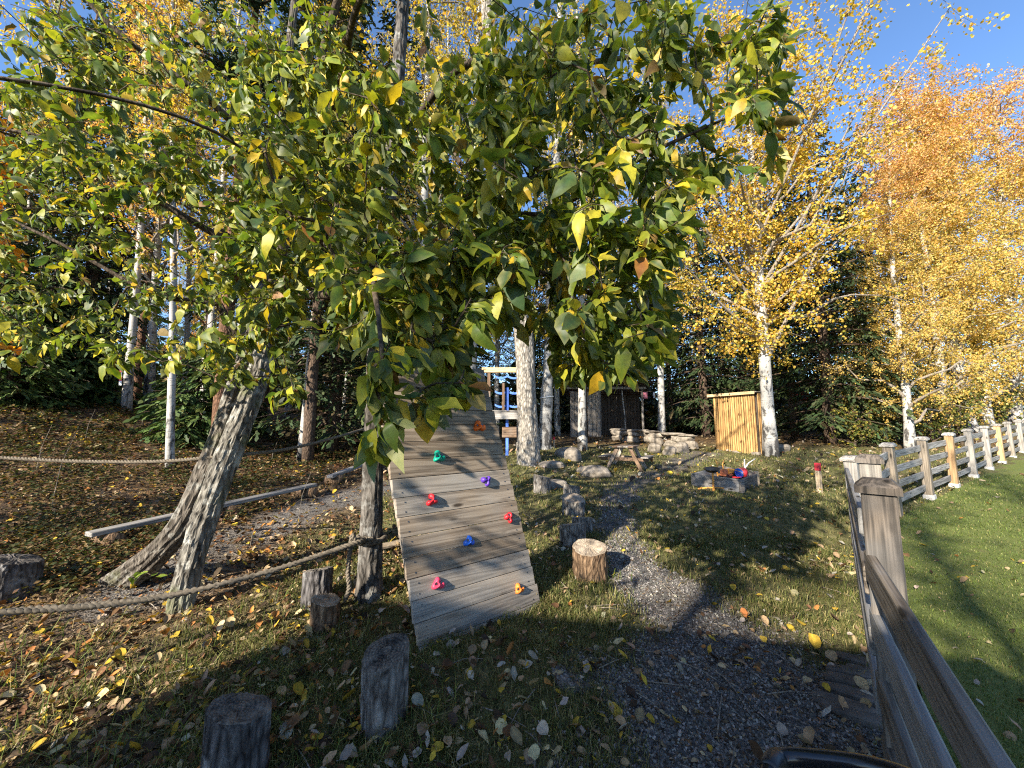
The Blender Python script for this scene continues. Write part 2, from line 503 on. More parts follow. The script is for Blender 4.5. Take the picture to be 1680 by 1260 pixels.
M['table_wood'] = wood_mat('picnic table wood', (.085, .05, .03), (.25, .16, .10), (.27, .235, .20))
M['bark_willow'] = bark_mat('willow bark', (.036, .031, .025), (.26, .242, .208), (.09, .10, .035), 2.6, 13., 1.0, (.36, .355, .32))
M['bark_brown'] = bark_mat('furrowed bark', (.038, .031, .025), (.20, .175, .145), (.075, .085, .03), 2.4, 14., 1.0, (.24, .235, .21))
M['bark_dark'] = bark_mat('dark lichen bark', (.022, .019, .016), (.15, .135, .12), None, 4.0, 13., .9, (.22, .215, .20))
M['bark_grey'] = bark_mat('aspen bark', (.07, .06, .05), (.44, .40, .34), None, 4.5, 13., .8)
M['bark_pine'] = bark_mat('pine bark', (.05, .028, .018), (.23, .125, .075), None, 5., 10., .9)
M['bark_spruce'] = bark_mat('spruce bark', (.035, .024, .018), (.15, .105, .075), None, 6., 12., .8)
M['birch'] = birch_mat('birch bark')
M['twig'] = bark_mat('twigs', (.03, .022, .016), (.13, .10, .07), None, 8., 20., .4)
M['twig_pale'] = bark_mat('pale twigs', (.10, .085, .07), (.36, .31, .25), None, 8., 20., .4)
M['stump_bark'] = bark_mat('old stump side', (.055, .046, .04), (.30, .28, .255), None, 4.5, 15., 1.)
M['stump_brown'] = bark_mat('brown stump side', (.05, .03, .018), (.27, .18, .11), None, 4.5, 15., 1.)
M['stump_dark'] = bark_mat('dark stump side', (.018, .016, .016), (.15, .14, .138), None, 4.5, 15., 1., (.24, .235, .23))
M['cut_old'] = cut_mat('black weathered end grain', (.010, .009, .009), (.17, .145, .12))
M['cut_pale'] = cut_mat('pale end grain', (.13, .10, .07), (.38, .31, .235))
M['rope'] = plain_mat('hemp rope', (.15, .127, .098), .95, .45, .05, 60., .002)
M['stone'] = plain_mat('field stone', (.21, .18, .145), .9, .6, .2, 9., .02)
M['slab'] = plain_mat('flat paving stone', (.115, .10, .088), .85, .4, .25, 11., .010)
M['strap'] = plain_mat('blue webbing', (.10, .22, .72), .7, .2, .2)
M['stake'] = wood_mat('pale stake', (.24, .18, .115), (.46, .37, .26), axis=2)
M['red_paint'] = plain_mat('red paint', (.55, .035, .05), .6, .15)
M['white_paint'] = plain_mat('white paint', (.72, .71, .69), .7, .1)
M['foot'] = plain_mat('pale post foot', (.40, .39, .375), .7, .15)
M['black_metal'] = plain_mat('black lacquered tube', (.008, .009, .012), .22, .2, .6)
M['bolt'] = plain_mat('steel bolt', (.10, .10, .11), .35, .1, .5, 12., 0., .8)
HOLD = {'orange': (.80, .16, .02), 'green': (.0, .27, .185), 'purple': (.085, .03, .33), 'red': (.62, .02, .03), 'blue': (.015, .11, .58), 'pink': (.80, .06, .13), 'light orange': (.90, .24, .04)}
for k_, c_ in HOLD.items(): M['hold_' + k_] = plain_mat(k_ + ' climbing hold', c_, .45, .12, .4, 30., .002)

# ------------------------------------------------------------------ the ground
PATH = [tuple(on_ground(*q)[:2]) for q in ((1255, 1255), (1240, 1150), (1190, 1055), (1085, 980), (1030, 920), (1010, 870), (1005, 830), (1030, 795), (1075, 778), (1120, 757), (1150, 745))]
PATH = [(PATH[0][0] * .6, -1.0)] + PATH
PATHW = [.78, .70, .62, .42, .31, .23, .22, .23, .30, .33, .38, .45]
LPATH = [tuple(on_ground(*q)[:2]) for q in ((250, 960), (360, 890), (470, 850), (570, 815), (680, 790))]
_pp = np.array(PATH)
def path_mask(x, y):
    """1 on the gravel, soft at its edge"""
    best = np.zeros(np.shape(x))
    for i in range(len(PATH) - 1):
        ax, ay = PATH[i]; bx, by = PATH[i + 1]
        L = (bx - ax) ** 2 + (by - ay) ** 2 + 1e-9
        t = np.clip(((x - ax) * (bx - ax) + (y - ay) * (by - ay)) / L, 0, 1)
        d = np.hypot(x - ax - t * (bx - ax), y - ay - t * (by - ay))
        w = PATHW[i] * (1 - t) + PATHW[i + 1] * t
        best = np.maximum(best, (1 - smooth(.55, 1.35, d / w + .30 * wob(x, y, 4.1, 1.))) * (1 - .35 * smooth(3.2, 5.5, y)))
    return best
def lpath_mask(x, y):
    return 1 - smooth(.25, .62, seg_dist(x, y, LPATH) + .10 * wob(x, y, 3.7, 5.))
def litter_mask(x, y):
    """how thickly fallen leaves lie"""
    w = smooth(.2, -2.2, x + .25 * y) * .8 + .2
    w = np.maximum(w, smooth(8.5, 13, y))
    w = w * (1 - .6 * lpath_mask(x, y)) * (1 - .75 * path_mask(x, y))
    return w
def grass_mask(x, y):
    g = smooth(-2.2, -.75, x + .12 * (y - 1.5) + .40 * wob(x, y, 1.6, 3.)) * (1 - path_mask(x, y)) * (1 - lpath_mask(x, y))
    g = g * (1 - .55 * smooth(.25, .75, wob(x, y, 2.7, 8.)))
    g = g * (1 - smooth(11, 14, y))
    lawn = smooth(.0, .2, x - fence_x(y)) + smooth(17, 21, x) * smooth(13, 17, y)
    return np.clip(np.maximum(g, lawn), 0, 1)
def axis_(lo, hi, fine_lo, fine_hi, step, n_out):
    mid = np.arange(fine_lo, fine_hi + 1e-6, step)
    up = fine_hi + (hi - fine_hi) * (np.linspace(0, 1, n_out + 1)[1:] ** 2.6) + step * np.arange(1, n_out + 1) * 0
    dn = fine_lo - (fine_lo - lo) * (np.linspace(0, 1, n_out + 1)[1:] ** 2.6)
    return np.concatenate([dn[::-1], mid, up])
gx = axis_(-260, 260, -7, 8, .07, 55); gy = axis_(-200, 320, 0, 12, .07, 55)
X, Y = np.meshgrid(gx, gy)
Z = G(X, Y)
nx, ny = len(gx), len(gy)
i0 = (np.arange(ny - 1)[:, None] * nx + np.arange(nx - 1)[None]).ravel()
quads = np.stack([i0, i0 + 1, i0 + nx + 1, i0 + nx], 1)
mask = np.stack([path_mask(X, Y), grass_mask(X, Y), np.maximum(litter_mask(X, Y), 0) + lpath_mask(X, Y) * 0], 2).reshape(-1, 3)
lp = lpath_mask(X, Y).ravel()
mask[:, 0] = np.maximum(mask[:, 0], lp * .8)

def ground_mat():
    m, nt, p, nd, lk = new_mat('ground')
    tc = N_(nt, 'ShaderNodeTexCoord'); v = tc.outputs['Object']
    a = N_(nt, 'ShaderNodeAttribute', attribute_name='Col')
    sp = N_(nt, 'ShaderNodeSeparateColor'); lk.new(a.outputs['Color'], sp.inputs[0])
    n1 = noise(nt, v, 1.3, 6, .6); n2 = noise(nt, v, 9., 6, .65); n3 = noise(nt, v, 60., 4, .6); n4 = noise(nt, v, 160., 2)
    # soil with needles and crumbs
    soil = ramp(nt, math_(nt, 'ADD', math_(nt, 'MULTIPLY', n2, .5), math_(nt, 'MULTIPLY', n3, .5)), [(.36, (.030, .022, .016)), (.5, (.085, .062, .042)), (.66, (.20, .155, .11))])
    # leaf mould: cells of rotting leaves
    vo = N_(nt, 'ShaderNodeTexVoronoi', Scale=17.); lk.new(mapping(nt, v, (1, 1, 1)), vo.inputs['Vector'])
    lit = ramp(nt, N_sep(nt, vo.outputs['Color']), [(.1, (.035, .022, .013)), (.4, (.095, .058, .030)), (.65, (.20, .125, .06)), (.9, (.30, .185, .07))])
    lit = mixc(nt, .45, lit, soil)
    # grass and moss carpet
    gr = ramp(nt, math_(nt, 'ADD', math_(nt, 'MULTIPLY', n2, .55), math_(nt, 'MULTIPLY', n4, .45)), [(.33, (.038, .039, .016)), (.5, (.115, .112, .044)), (.67, (.27, .235, .115))])
    # crushed gravel
    vg = N_(nt, 'ShaderNodeTexVoronoi', Scale=75.); lk.new(v, vg.inputs['Vector'])
    gv = ramp(nt, N_sep(nt, vg.outputs['Color']), [(.0, (.06, .057, .053)), (.6, (.16, .15, .139)), (1., (.31, .292, .27))])
    gv = mixc(nt, ramp(nt, n1, [(.45, (0, 0, 0)), (.68, (.6, .6, .6))]), gv, soil)
    c = mixc(nt, math_(nt, 'MULTIPLY', sp.outputs[2], 1.0), soil, lit)
    gm = math_(nt, 'MULTIPLY', sp.outputs[1], math_(nt, 'ADD', .25, math_(nt, 'MULTIPLY', n1, 1.35)), True)
    c = mixc(nt, gm, c, gr)
    c = mixc(nt, sp.outputs[0], c, gv)
    lk.new(c, p.inputs['Base Color']); p.inputs['Roughness'].default_value = .95; p.inputs['Specular IOR Level'].default_value = .1
    h = math_(nt, 'ADD', math_(nt, 'MULTIPLY', vg.outputs['Distance'], .5), math_(nt, 'ADD', n2, n3))
    bump(nt, p, h, .8, .02)
    return m
def N_sep(nt, col):
    s = N_(nt, 'ShaderNodeSeparateColor'); nt.links.new(col, s.inputs[0]); return s.outputs[0]
M['ground'] = ground_mat()
mb = MB(); mb.add(np.stack([X, Y, Z], 2).reshape(-1, 3), quads, 0, mask)
ground = mb.build('ground', M['ground'], smooth_=True); tag(ground, kind='structure')

# the mown lawn right of the fence, a sheet over the ground
def lawn_mat():
    m, nt, p, nd, lk = new_mat('lawn')
    tc = N_(nt, 'ShaderNodeTexCoord'); v = tc.outputs['Object']
    n1 = noise(nt, v, .8, 4); n2 = noise(nt, v, 34., 5, .7); n3 = noise(nt, v, 230., 2, .6)
    f = math_(nt, 'ADD', math_(nt, 'MULTIPLY', n2, .35), math_(nt, 'MULTIPLY', n3, .65))
    c = ramp(nt, f, [(.33, (.046, .066, .015)), (.5, (.125, .155, .038)), (.68, (.24, .25, .085))])
    c = mixc(nt, ramp(nt, n1, [(.4, (0, 0, 0)), (.7, (.5, .5, .5))]), c, (.19, .19, .065))
    c = mixc(nt, ramp(nt, noise(nt, v, 2.7, 6, .7), [(.58, (0, 0, 0)), (.72, (.6, .6, .6))]), c, (.15, .12, .055))
    lk.new(c, p.inputs['Base Color']); p.inputs['Roughness'].default_value = .9; p.inputs['Specular IOR Level'].default_value = .12
    bump(nt, p, f, .9, .012)
    return m
M['lawn'] = lawn_mat()
ys = np.concatenate([np.arange(-1.2, 14, .12), np.linspace(14.4, 60, 40)])
us = np.concatenate([np.linspace(0, 6, 60), np.linspace(6.4, 60, 40)])
LX = fence_x(ys)[:, None] + .12 + us[None, :]; LY = np.repeat(ys[:, None], len(us), 1)
LZ = G(LX, LY) + .012
k = len(us); i0 = (np.arange(len(ys) - 1)[:, None] * k + np.arange(k - 1)[None]).ravel()
mb = MB(); mb.add(np.stack([LX, LY, LZ], 2).reshape(-1, 3), np.stack([i0, i0 + 1, i0 + k + 1, i0 + k], 1))
lawn = mb.build('lawn', M['lawn'], smooth_=True); tag(lawn, kind='structure')

# flat stones set in the ground beside the gate
def lumpy(size, seed, seg=(9, 6), amp=.14, boxy=.45):
    """an uneven stone: a sphere pushed towards a box and dented"""
    r_ = np.random.default_rng(seed)
    nu, nv = seg
    V = []
    for j in range(nv + 1):
        th = math.pi * j / nv
        for i in range(nu):
            ph = 2 * math.pi * i / nu
            V.append((math.sin(th) * math.cos(ph), math.sin(th) * math.sin(ph), math.cos(th)))
    V = np.array(V)
    V = np.sign(V) * np.abs(V) ** (1 - boxy)
    ks = r_.normal(0, 1.6, (5, 3)); ph = r_.uniform(0, 6, 5)
    d = sum(np.sin(V @ k_ + p_) for k_, p_ in zip(ks, ph)) / 5
    V = V * (1 + amp * 2 * d[:, None]) * np.asarray(size) / 2
    Fc = []
    for j in range(nv):
        for i in range(nu):
            a, b = j * nu + i, j * nu + (i + 1) % nu
            Fc.append((a, a + nu, b + nu, b))
    return V, Fc
slabs = [((1415, 1090), .26, .09, .0), ((1400, 1108), .24, .10, .1), ((1412, 1127), .30, .085, .0), ((1385, 1138), .22, .08, .15), ((1418, 1150), .30, .09, -.05), ((1388, 1163), .27, .085, .05), ((1410, 1180), .30, .09, .0), ((1425, 1110), .2, .09, .05)]
for i, (q, l, w, a) in enumerate(slabs):
    c = on_ground(*q)
    V, Fc = lumpy((l, w, .05), 50 + i, (12, 6), .09, .55)
    o = MB().add(V, Fc).build('paving_stone', M['slab'], ground, (c[0], c[1], gz(c[0], c[1]) + .008))
    o.rotation_euler = (0, 0, R(-32) + a)

# ------------------------------------------------------------------ an unseen hut, added behind the camera to cast the foreground shadow
def hut():
    K = np.array([-5.15, -1.75]); e = np.array([.981, -.196]); n = np.array([.196, .981])
    W, D, H = 3.7, 2.4, 3.05
    base = gz(*K)
    t = thing('shadow_hut', 'unseen board clad hut added behind the viewer to cast the foreground shadow', 'hut', (K[0], K[1], base), math.atan2(e[1], e[0]))
    mb = MB(); box(mb, (W / 2, -D / 2, H / 2 - .1), (W - .06, D - .06, H + .2)); mb.build('wall', M['dark_board'], t)
    mb = MB(); box(mb, (W / 2, -D / 2, H + .06), (W + .12, D + .12, .1), bevel=.01); mb.build('roof', M['grey_board'], t)
    x = 0.02
    while x < W - .1:
        o = MB(); box(o, (0, 0, 0), (.125, .03, H), bevel=.006); o.build('board', M['grey_board'], t, (x + .07, -.005, H / 2)); x += .14
    o = MB(); box(o, (0, 0, 0), (.8, .04, 1.9), bevel=.01); d = o.build('door', M['plank_grey'], t, (1.3, .035, .95))
    o = MB(); tube(o, [(0, 0, 0), (0, .05, 0), (.08, .05, 0)], .012, 8); o.build('handle', M['black_metal'], d, (.3, .02, 0))
hut()

# ------------------------------------------------------------------ trees
class Skeleton:
    """a branching skeleton: nodes with parents; leaves hang on the chains that reach the attractors"""
    def __init__(s): s.p = []; s.par = []; s.r0 = []; s.chains = []
    def limb(s, pts, parent=None):
        """pts: (x, y, z, radius) rows; returns node indices"""
        ids = []
        for q in pts:
            s.p.append(np.asarray(q[:3], float)); s.par.append(-1 if parent is None else parent); s.r0.append(q[3])
            parent = len(s.p) - 1; ids.append(parent)
        s.chains.append(ids if s.par[ids[0]] < 0 else [s.par[ids[0]]] + ids)
        return ids
    def nearest(s, q):
        P = np.array(s.p); return int(np.argmin(((P - q) ** 2).sum(1)))
    def grow(s, targets, step=.16, sag=.10, usable_from=0, rmin=.0022, up_pen=.5):
        tips = []
        P = np.array(s.p)
        cap = len(P) + len(targets) * 60
        buf = np.zeros((cap, 3)); buf[:len(P)] = P; n = len(P)
        d0 = np.array([np.min(((P[usable_from:] - t) ** 2).sum(1)) for t in targets])
        for ti in np.argsort(d0):
            A = targets[ti]
            D = A - buf[usable_from:n]
            L = np.sqrt((D ** 2).sum(1))
            i = usable_from + int(np.argmin(L * (1 + up_pen * np.clip(-D[:, 2] / (L + 1e-6), 0, 1) * .3)))
            base = buf[i]; L = float(np.linalg.norm(A - base))
            if L < .03: continue
            pr = s.par[i]
            d_in = (base - s.p[pr]) if pr >= 0 else np.array([0, 0, 1.])
            d_in = d_in / (np.linalg.norm(d_in) + 1e-9)
            c1 = base + d_in * L * .28 + np.array([0, 0, .06 * L]) + rng.normal(0, .04 * L, 3)
            c2 = base + (A - base) * .68 + np.array([0, 0, sag * L]) + rng.normal(0, .04 * L, 3)
            k = max(2, int(L / step) + 1)
            chain = [i]; par = i
            for t in np.linspace(0, 1, k + 1)[1:]:
                q = (1 - t) ** 3 * base + 3 * (1 - t) ** 2 * t * c1 + 3 * (1 - t) * t * t * c2 + t ** 3 * A
                s.p.append(q); s.par.append(par); s.r0.append(0.0); par = len(s.p) - 1
                buf[n] = q; n += 1
                chain.append(par)
                if n > cap - 80: break
            s.chains.append(chain); tips.append(chain)
        return tips
    def radii(s, rmin=.0022, p=2.25):
        n = len(s.p); acc = np.zeros(n); r = np.array(s.r0)
        for i in range(n - 1, -1, -1):
            ri = max(rmin, acc[i] ** (1 / p) if acc[i] > 0 else rmin)
            if s.r0[i] > 0: ri = max(s.r0[i], min(ri, s.r0[i] * 1.25))
            r[i] = ri
            if s.par[i] >= 0: acc[s.par[i]] += ri ** p
        return r
    def wood(s, mb, rad, thin_mat=0, sides_thin=4, start=0, cmin=0.0):
        for ch in s.chains[start:]:
            pts = [s.p[i] for i in ch]; rr = [rad[i] for i in ch]
            rr[0] = min(rr[0], rr[1] * 1.4)
            if max(rr) < cmin: continue
            tube(mb, pts, rr, 10 if max(rr) > .03 else (6 if max(rr) > .008 else sides_thin), thin_mat, caps=False, lump=.05 if max(rr) > .03 else 0)

WILLOW_GREEN = [(.090, .150, .022, 4), (.045, .088, .028, 3.8), (.155, .205, .024, 3), (.24, .265, .024, 2.2), (.40, .36, .03, 1.3), (.54, .38, .03, .9), (.17, .075, .02, .22), (.24, .15, .06, .15)]
def hang_leaves(sk, tips, per, span, size, pal, sun_face=.5, droop=.5, petiole=.35, spread=1.0, wind=None):
    pos, dr, nm = [], [], []
    S = np.array(sdir)
    for ch in tips:
        P = np.array([sk.p[i] for i in ch])
        seg = np.linalg.norm(np.diff(P, axis=0), axis=1); L = np.concatenate([[0], np.cumsum(seg)])
        n = max(2, int(per * rng.uniform(.7, 1.3)))
        s0 = max(0, L[-1] - span)
        for k, sl in enumerate(np.linspace(s0, L[-1], n)):
            i = min(np.searchsorted(L, sl, side='right') - 1, len(seg) - 1)
            t = (sl - L[i]) / (seg[i] + 1e-9)
            q = P[i] + (P[i + 1] - P[i]) * t
            td = (P[i + 1] - P[i]) / (seg[i] + 1e-9)
            pos.append(q); dr.append(td)
    pos = np.array(pos); dr = np.array(dr); N = len(pos)
    rnd = unit(N)
    side = rnd - dr * (rnd * dr).sum(1)[:, None]; side /= np.linalg.norm(side, axis=1)[:, None] + 1e-9
    d = dr * rng.uniform(.1, .9, (N, 1)) + side * rng.uniform(.4, 1.1, (N, 1)) * spread
    d[:, 2] -= droop * rng.uniform(.3, 1.5, N)
    if wind is not None: d += np.array(wind)
    d /= np.linalg.norm(d, axis=1)[:, None]
    nrm = np.array([0, 0, .8]) + S * sun_face + unit(N) * .9
    sz = size * rng.uniform(.55, 1.2, N)
    pos = pos + d * (sz * petiole)[:, None]
    col = pick(pal, N)
    return pos, frames_from(d, nrm), sz, col, d

# ---- the goat willow with the leaning double trunk
willow = thing('willow_tree', 'leaning goat willow with two ridged trunks and large green yellowing leaves overhanging everything', 'tree', tuple(on_ground(300, 985)))
W0 = np.array(willow.location)
sk = Skeleton()
g1 = on_ground(292, 1000); g2 = on_ground(200, 948)
trA = spline([(*(g1 - [0, 0, .12]), .075), (*at(312, 930, 2.92), .078), (*at(343, 830, 3.08), .088), (*at(385, 720, 3.28), .092), (*at(425, 610, 3.5), .085), (*at(447, 500, 3.62), .078)], 22)
trB = spline([(*(g2 - [0.05, 0, .10]), .11), (*at(258, 908, 3.16), .088), (*at(305, 852, 3.14), .090), (*at(345, 765, 3.24), .092), (*at(378, 675, 3.42), .09), (*at(408, 580, 3.62), .088), (*at(426, 480, 3.85), .08), (*at(440, 330, 4.1), .06), (*at(470, 120, 4.2), .045), (*at(500, -150, 4.2), .03)], 34)
for nm_, T_, mt_, fl in (('trunk', trA, M['bark_willow'], .25), ('trunk', trB, M['bark_brown'], .5)):
    mb = MB(); fr = np.clip(1 - np.arange(len(T_)) / 4, 0, 1) * fl
    big = spline(T_, 90)
    tube(mb, big[:, :3] - W0, big[:, 3], 44, lump=.05, ridges=13, flare=np.interp(np.linspace(0, len(T_) - 1, 90), range(len(T_)), fr), seed=1.3 if mt_ == M['bark_willow'] else 4.)
    mb.build(nm_, mt_, willow, smooth_=False)
ia = sk.limb(trA); ib = sk.limb(trB)
def limb(ctrl, n, parent):
    P = spline([(*at(*c[:3]), c[3]) for c in ctrl], n)
    return sk.limb(P, parent)
l1 = limb([(465, 470, 3.5, .05), (540, 370, 3.1, .036), (650, 240, 2.6, .026), (760, 108, 2.25, .021), (900, 108, 2.05, .016), (1060, 90, 1.95, .011), (1260, 60, 1.9, .006)], 26, ia[-1])
l1b = limb([(470, 360, 3.7, .05), (520, 120, 3.5, .04), (600, -120, 3.1, .03), (760, -350, 2.6, .018)], 14, ia[-1])
l2 = limb([(500, 485, 3.4, .04), (590, 478, 2.7, .026), (700, 430, 2.1, .016), (860, 440, 1.7, .011), (1010, 500, 1.55, .007)], 20, ia[-1])
l2b = limb([(800, 330, 2.0, .013), (890, 350, 1.7, .010), (1060, 255, 1.5, .007), (1200, 190, 1.4, .004)], 14, l1[10])
l3 = limb([(470, 300, 3.6, .04), (360, 180, 3.0, .030), (180, 40, 2.6, .020), (60, -120, 2.4, .012)], 16, ib[24])
l4 = limb([(380, 400, 3.6, .035), (260, 330, 3.3, .026), (120, 240, 3.0, .018), (-60, 200, 2.8, .010)], 16, ib[20])
l5 = limb([(360, 500, 3.5, .03), (250, 480, 3.2, .020), (100, 400, 3.0, .013), (-50, 330, 2.9, .007)], 16, ib[18])
l6 = limb([(560, 455, 2.5, .022), (600, 430, 1.7, .013), (615, 480, 1.15, .008), (628, 590, .92, .005)], 14, l2[4])
l7 = limb([(520, 250, 2.9, .03), (560, 130, 2.2, .022), (590, 0, 1.7, .015), (700, -150, 1.4, .009)], 14, l1[5])
nl = len(sk.chains)
# twig ends: where in the sight field, how near, how many (the crown stands between one and four metres away)
Z_ = [((0, 0, 560, 330), (1.7, 3.6), 280), ((-60, 230, 420, 600), (2.0, 3.8), 195), ((380, 80, 900, 440), (1.25, 2.9), 400), ((540, 400, 830, 560), (1.1, 1.9), 105),
      ((572, 560, 655, 775), (.86, 1.0), 9), ((675, 560, 790, 665), (.95, 1.3), 15), ((800, 330, 1100, 610), (1.1, 2.3), 225), ((780, -10, 1290, 300), (1.15, 2.5), 210),
      ((1060, 230, 1200, 420), (1.2, 1.9), 16), ((345, 420, 490, 660), (2.2, 2.9), 40), ((400, 280, 620, 520), (1.7, 2.8), 50), ((300, 380, 620, 570), (1.7, 2.5), 35), ((640, 480, 1080, 610), (1.1, 1.9), 55), ((-300, -300, 1300, -20), (1.3, 3.5), 40), ((-500, 0, -40, 500), (1.5, 3.5), 45)]
tg = []
for (x0, y0, x1, y1), (d0, d1), n in Z_:
    for _ in range(n):
        px, py = rng.uniform(x0, x1), rng.uniform(y0, y1)
        if x0 == 800 and py > 620 - abs(px - 960) * .35: continue
        if 770 < px < 905 and py > 530: continue
        tg.append(at(px, py, rng.uniform(d0, d1)))
for _ in range(30): tg.append(np.array([rng.uniform(-3.4, -1.3), rng.uniform(-.3, 1.3), rng.uniform(2.0, 3.5)]))  # unseen twigs added on the sun's path to shade the climbing wall
tips = sk.grow(np.array(tg), .12, .10, usable_from=len(trA) - 2)
rad = sk.radii(.0020)
mb = MB(); sk.wood(mb, rad, 0, 4, start=2)
for i in range(len(mb.v)): mb.v[i] = mb.v[i] - W0
tag(mb.build('branches', M['twig'], willow, smooth_=True), kind='stuff')
LT = leaf_template('willow')
pos, Fr, sz, col, d_ = hang_leaves(sk, tips, 15, .44, .069, WILLOW_GREEN, .5, .6, wind=(.30, .0, -.14))
# sprouts at the foot of the trunk
sp0 = on_ground(230, 955)
sk2_pos = np.array([at(x, y, 2.85) for x, y in ((213, 947), (235, 940), (243, 938), (275, 943), (225, 938), (250, 945))])
n2 = len(sk2_pos)
pos = np.concatenate([pos, sk2_pos]); Fr = np.concatenate([Fr, frames_from(unit(n2, -.4, .2), np.array([0, 0, 1.]) + unit(n2) * .4)])
sz = np.concatenate([sz, np.full(n2, .075)]); col = np.concatenate([col, pick([(.12, .20, .03, 1), (.2, .24, .03, .6)], n2)])
rim = col * .9 + np.array([.05, .035, 0]) * rng.uniform(0, 2.6, (len(col), 1))
sz = sz * rng.uniform(.7, 1.3, len(sz))
P, C = scatter(LT, pos, Fr, sz, col, rim, rng.uniform(-.9, .35, len(pos)), rng.uniform(.7, 1.25, len(pos)), rng.normal(0, .16, len(pos)), .022)
P = P - W0
u, v, f = project(P + W0)
inside = (f > .3) & (u > -10) & (u < 1690) & (v > -10) & (v < 1270)
area = (u.max(1) - u.min(1)) * (v.max(1) - v.min(1)) * inside.all(1)
big = set(np.argsort(-area)[:300].tolist())
rest = np.array([i for i in range(len(P)) if i not in big])
mb = MB(); add_scatter(mb, LT, P[rest], C[rest]); o = mb.build('foliage', M['willow_leaf'], willow, smooth_=True); tag(o, kind='stuff')
for i in sorted(big):
    o_ = P[i][0]
    MB().add(P[i] - o_, LT[1], 0, C[i]).build('leaf', M['willow_leaf'], willow, tuple(o_), smooth_=True)
# the sprout's own stems
mb = MB()
for q in sk2_pos: tube(mb, [sp0 - W0, (sp0 + q) / 2 - W0 + np.array([0, 0, .05]), q - W0], [.004, .003, .002], 5)
mb.build('sprout', M['twig'], willow)

# ---- generic leafy trees
ASPEN = [(.56, .40, .055, 4), (.62, .46, .11, 3), (.50, .31, .04, 2), (.33, .32, .06, 1.2), (.58, .32, .07, .6)]
BIRCH_Y = [(.58, .40, .09, 4), (.61, .47, .16, 3), (.52, .33, .08, 2), (.36, .35, .10, 1.4)]
BIRCH_O = [(.60, .36, .11, 4), (.58, .29, .10, 2.2), (.64, .46, .20, 3), (.56, .29, .17, 1)]
RT, KT = leaf_template('round'), None
DIAMOND = (np.array([(0, 0, 0), (.5, .38, .05), (1, 0, -.1), (.5, -.38, .05)], float), np.array([(0, 3, 2, 1)]), np.array([1., 1, 1, 1]))
def leafy(H, r0, lean, crown_from, spread, n_limb, n_twig, n_leaf, leaf, pal, seed, bark, twigm, asc=.9, droop=.3, detail=False, sides=14, flare=.35, extra=None, pal_top=None, taper=.85, twist=.25):
    """builds trunk, branches and crown as meshes in tree space (base at the origin)"""
    global rng
    keep = rng; rng = np.random.default_rng(seed)
    K = 9
    ctrl = [(lean[0] * t + twist * .5 * math.sin(t * 5 + seed) * t, lean[1] * t + twist * .5 * math.cos(t * 4.2 + seed * 2) * t, H * t, r0 * (1 - taper * t) + .008) for t in np.linspace(0, 1, K)]
    T_ = spline(ctrl, 40); T_[0, 2] = -.25
    sk = Skeleton(); ids = sk.limb(T_)
    fl = np.zeros(40); fl[:4] = np.array([1, .7, .35, .1]) * flare
    mb = MB(); tube(mb, T_[:, :3], T_[:, 3], sides, lump=.05, flare=fl, seed=seed); trunk = mb.mesh('trunk', bark, True)
    for i in range(n_limb):
        f = crown_from + (1 - crown_from) * ((i + rng.uniform(0, 1)) / n_limb) ** .9 * .97
        q = ids[min(39, int(f * 39))]
        az = i * 2.39996 + rng.uniform(-.5, .5)
        Lb = spread * (1.0 - .72 * max(0, (f - crown_from) / (1 - crown_from))) * rng.uniform(.65, 1.2)
        el = asc * rng.uniform(.5, 1.2)
        d = np.array([math.cos(az) * math.cos(el), math.sin(az) * math.cos(el), math.sin(el)])
        p0 = sk.p[q]; pts = []
        for t in np.linspace(.12, 1, 6):
            pts.append((*(p0 + d * Lb * t + np.array([0, 0, .12 * Lb * t - droop * Lb * t * t * .8]) + rng.normal(0, .03 * Lb, 3)), max(.005, T_[min(39, int(f * 39)), 3] * .42 * (1 - t) + .005)))
        sk.limb(pts, q)
    if extra:
        for (f, end, r) in extra:
            q = ids[int(f * 39)]; p0 = sk.p[q]; e = np.array(end)
            mid = p0 + (e - p0) * .5 + np.array([0, 0, -.04 * np.linalg.norm(e - p0)])
            sk.limb(spline([(*(p0 + (e - p0) * .06), r), (*mid, r * .65), (*e, .010)], 9), q)
    base_n = len(sk.p)
    P0 = np.array(sk.p)[40:]
    tgt = P0[rng.integers(0, len(P0), n_twig)] + unit(n_twig) * rng.uniform(.15, .75, (n_twig, 1)) * spread * .38 + np.array([0, 0, -droop * .25])
    tips = sk.grow(tgt, .35, .04, usable_from=40)
    rad = sk.radii(.0035)
    mb = MB(); sk.wood(mb, rad, 0, 3, start=1); branches = mb.mesh('branches', twigm, True)
    pos, Fr, sz, col, d_ = hang_leaves(sk, tips, n_leaf / max(1, len(tips)), spread * .34, leaf, pal, .35, .7, spread=1.3)
    jit = rng.normal(0, spread * .022, pos.shape); pos = pos + jit
    if pal_top is not None:
        hi = smooth(.55, .95, pos[:, 2] / H)[:, None] > rng.uniform(0, 1, (len(pos), 1))
        col = np.where(hi, pick(pal_top, len(pos)), col)
    tm = RT if detail else DIAMOND
    P, C = scatter(tm, pos, Fr, sz, col)
    mb = MB(); add_scatter(mb, tm, P, C); crown = mb.mesh('crown', M['gold_leaf'], detail)
    rng = keep
    return trunk, branches, crown
def plant(meshes, name, label, loc, rz=0., scale=1., group=None, names=('trunk', 'branches', 'crown'), cat='tree'):
    t = thing(name, label, cat, loc, rz, group)
    t.scale = (scale, scale, scale * rng.uniform(.94, 1.06))
    for n, m in zip(names, meshes):
        if m is not None:
            o = put(n, m, t)
            if n != 'trunk': o['kind'] = 'stuff'
    return t
def foot(px, d, x=None):
    X_ = at(px, 700, d)[0]
    return (float(X_), float(d), gz(X_, d))

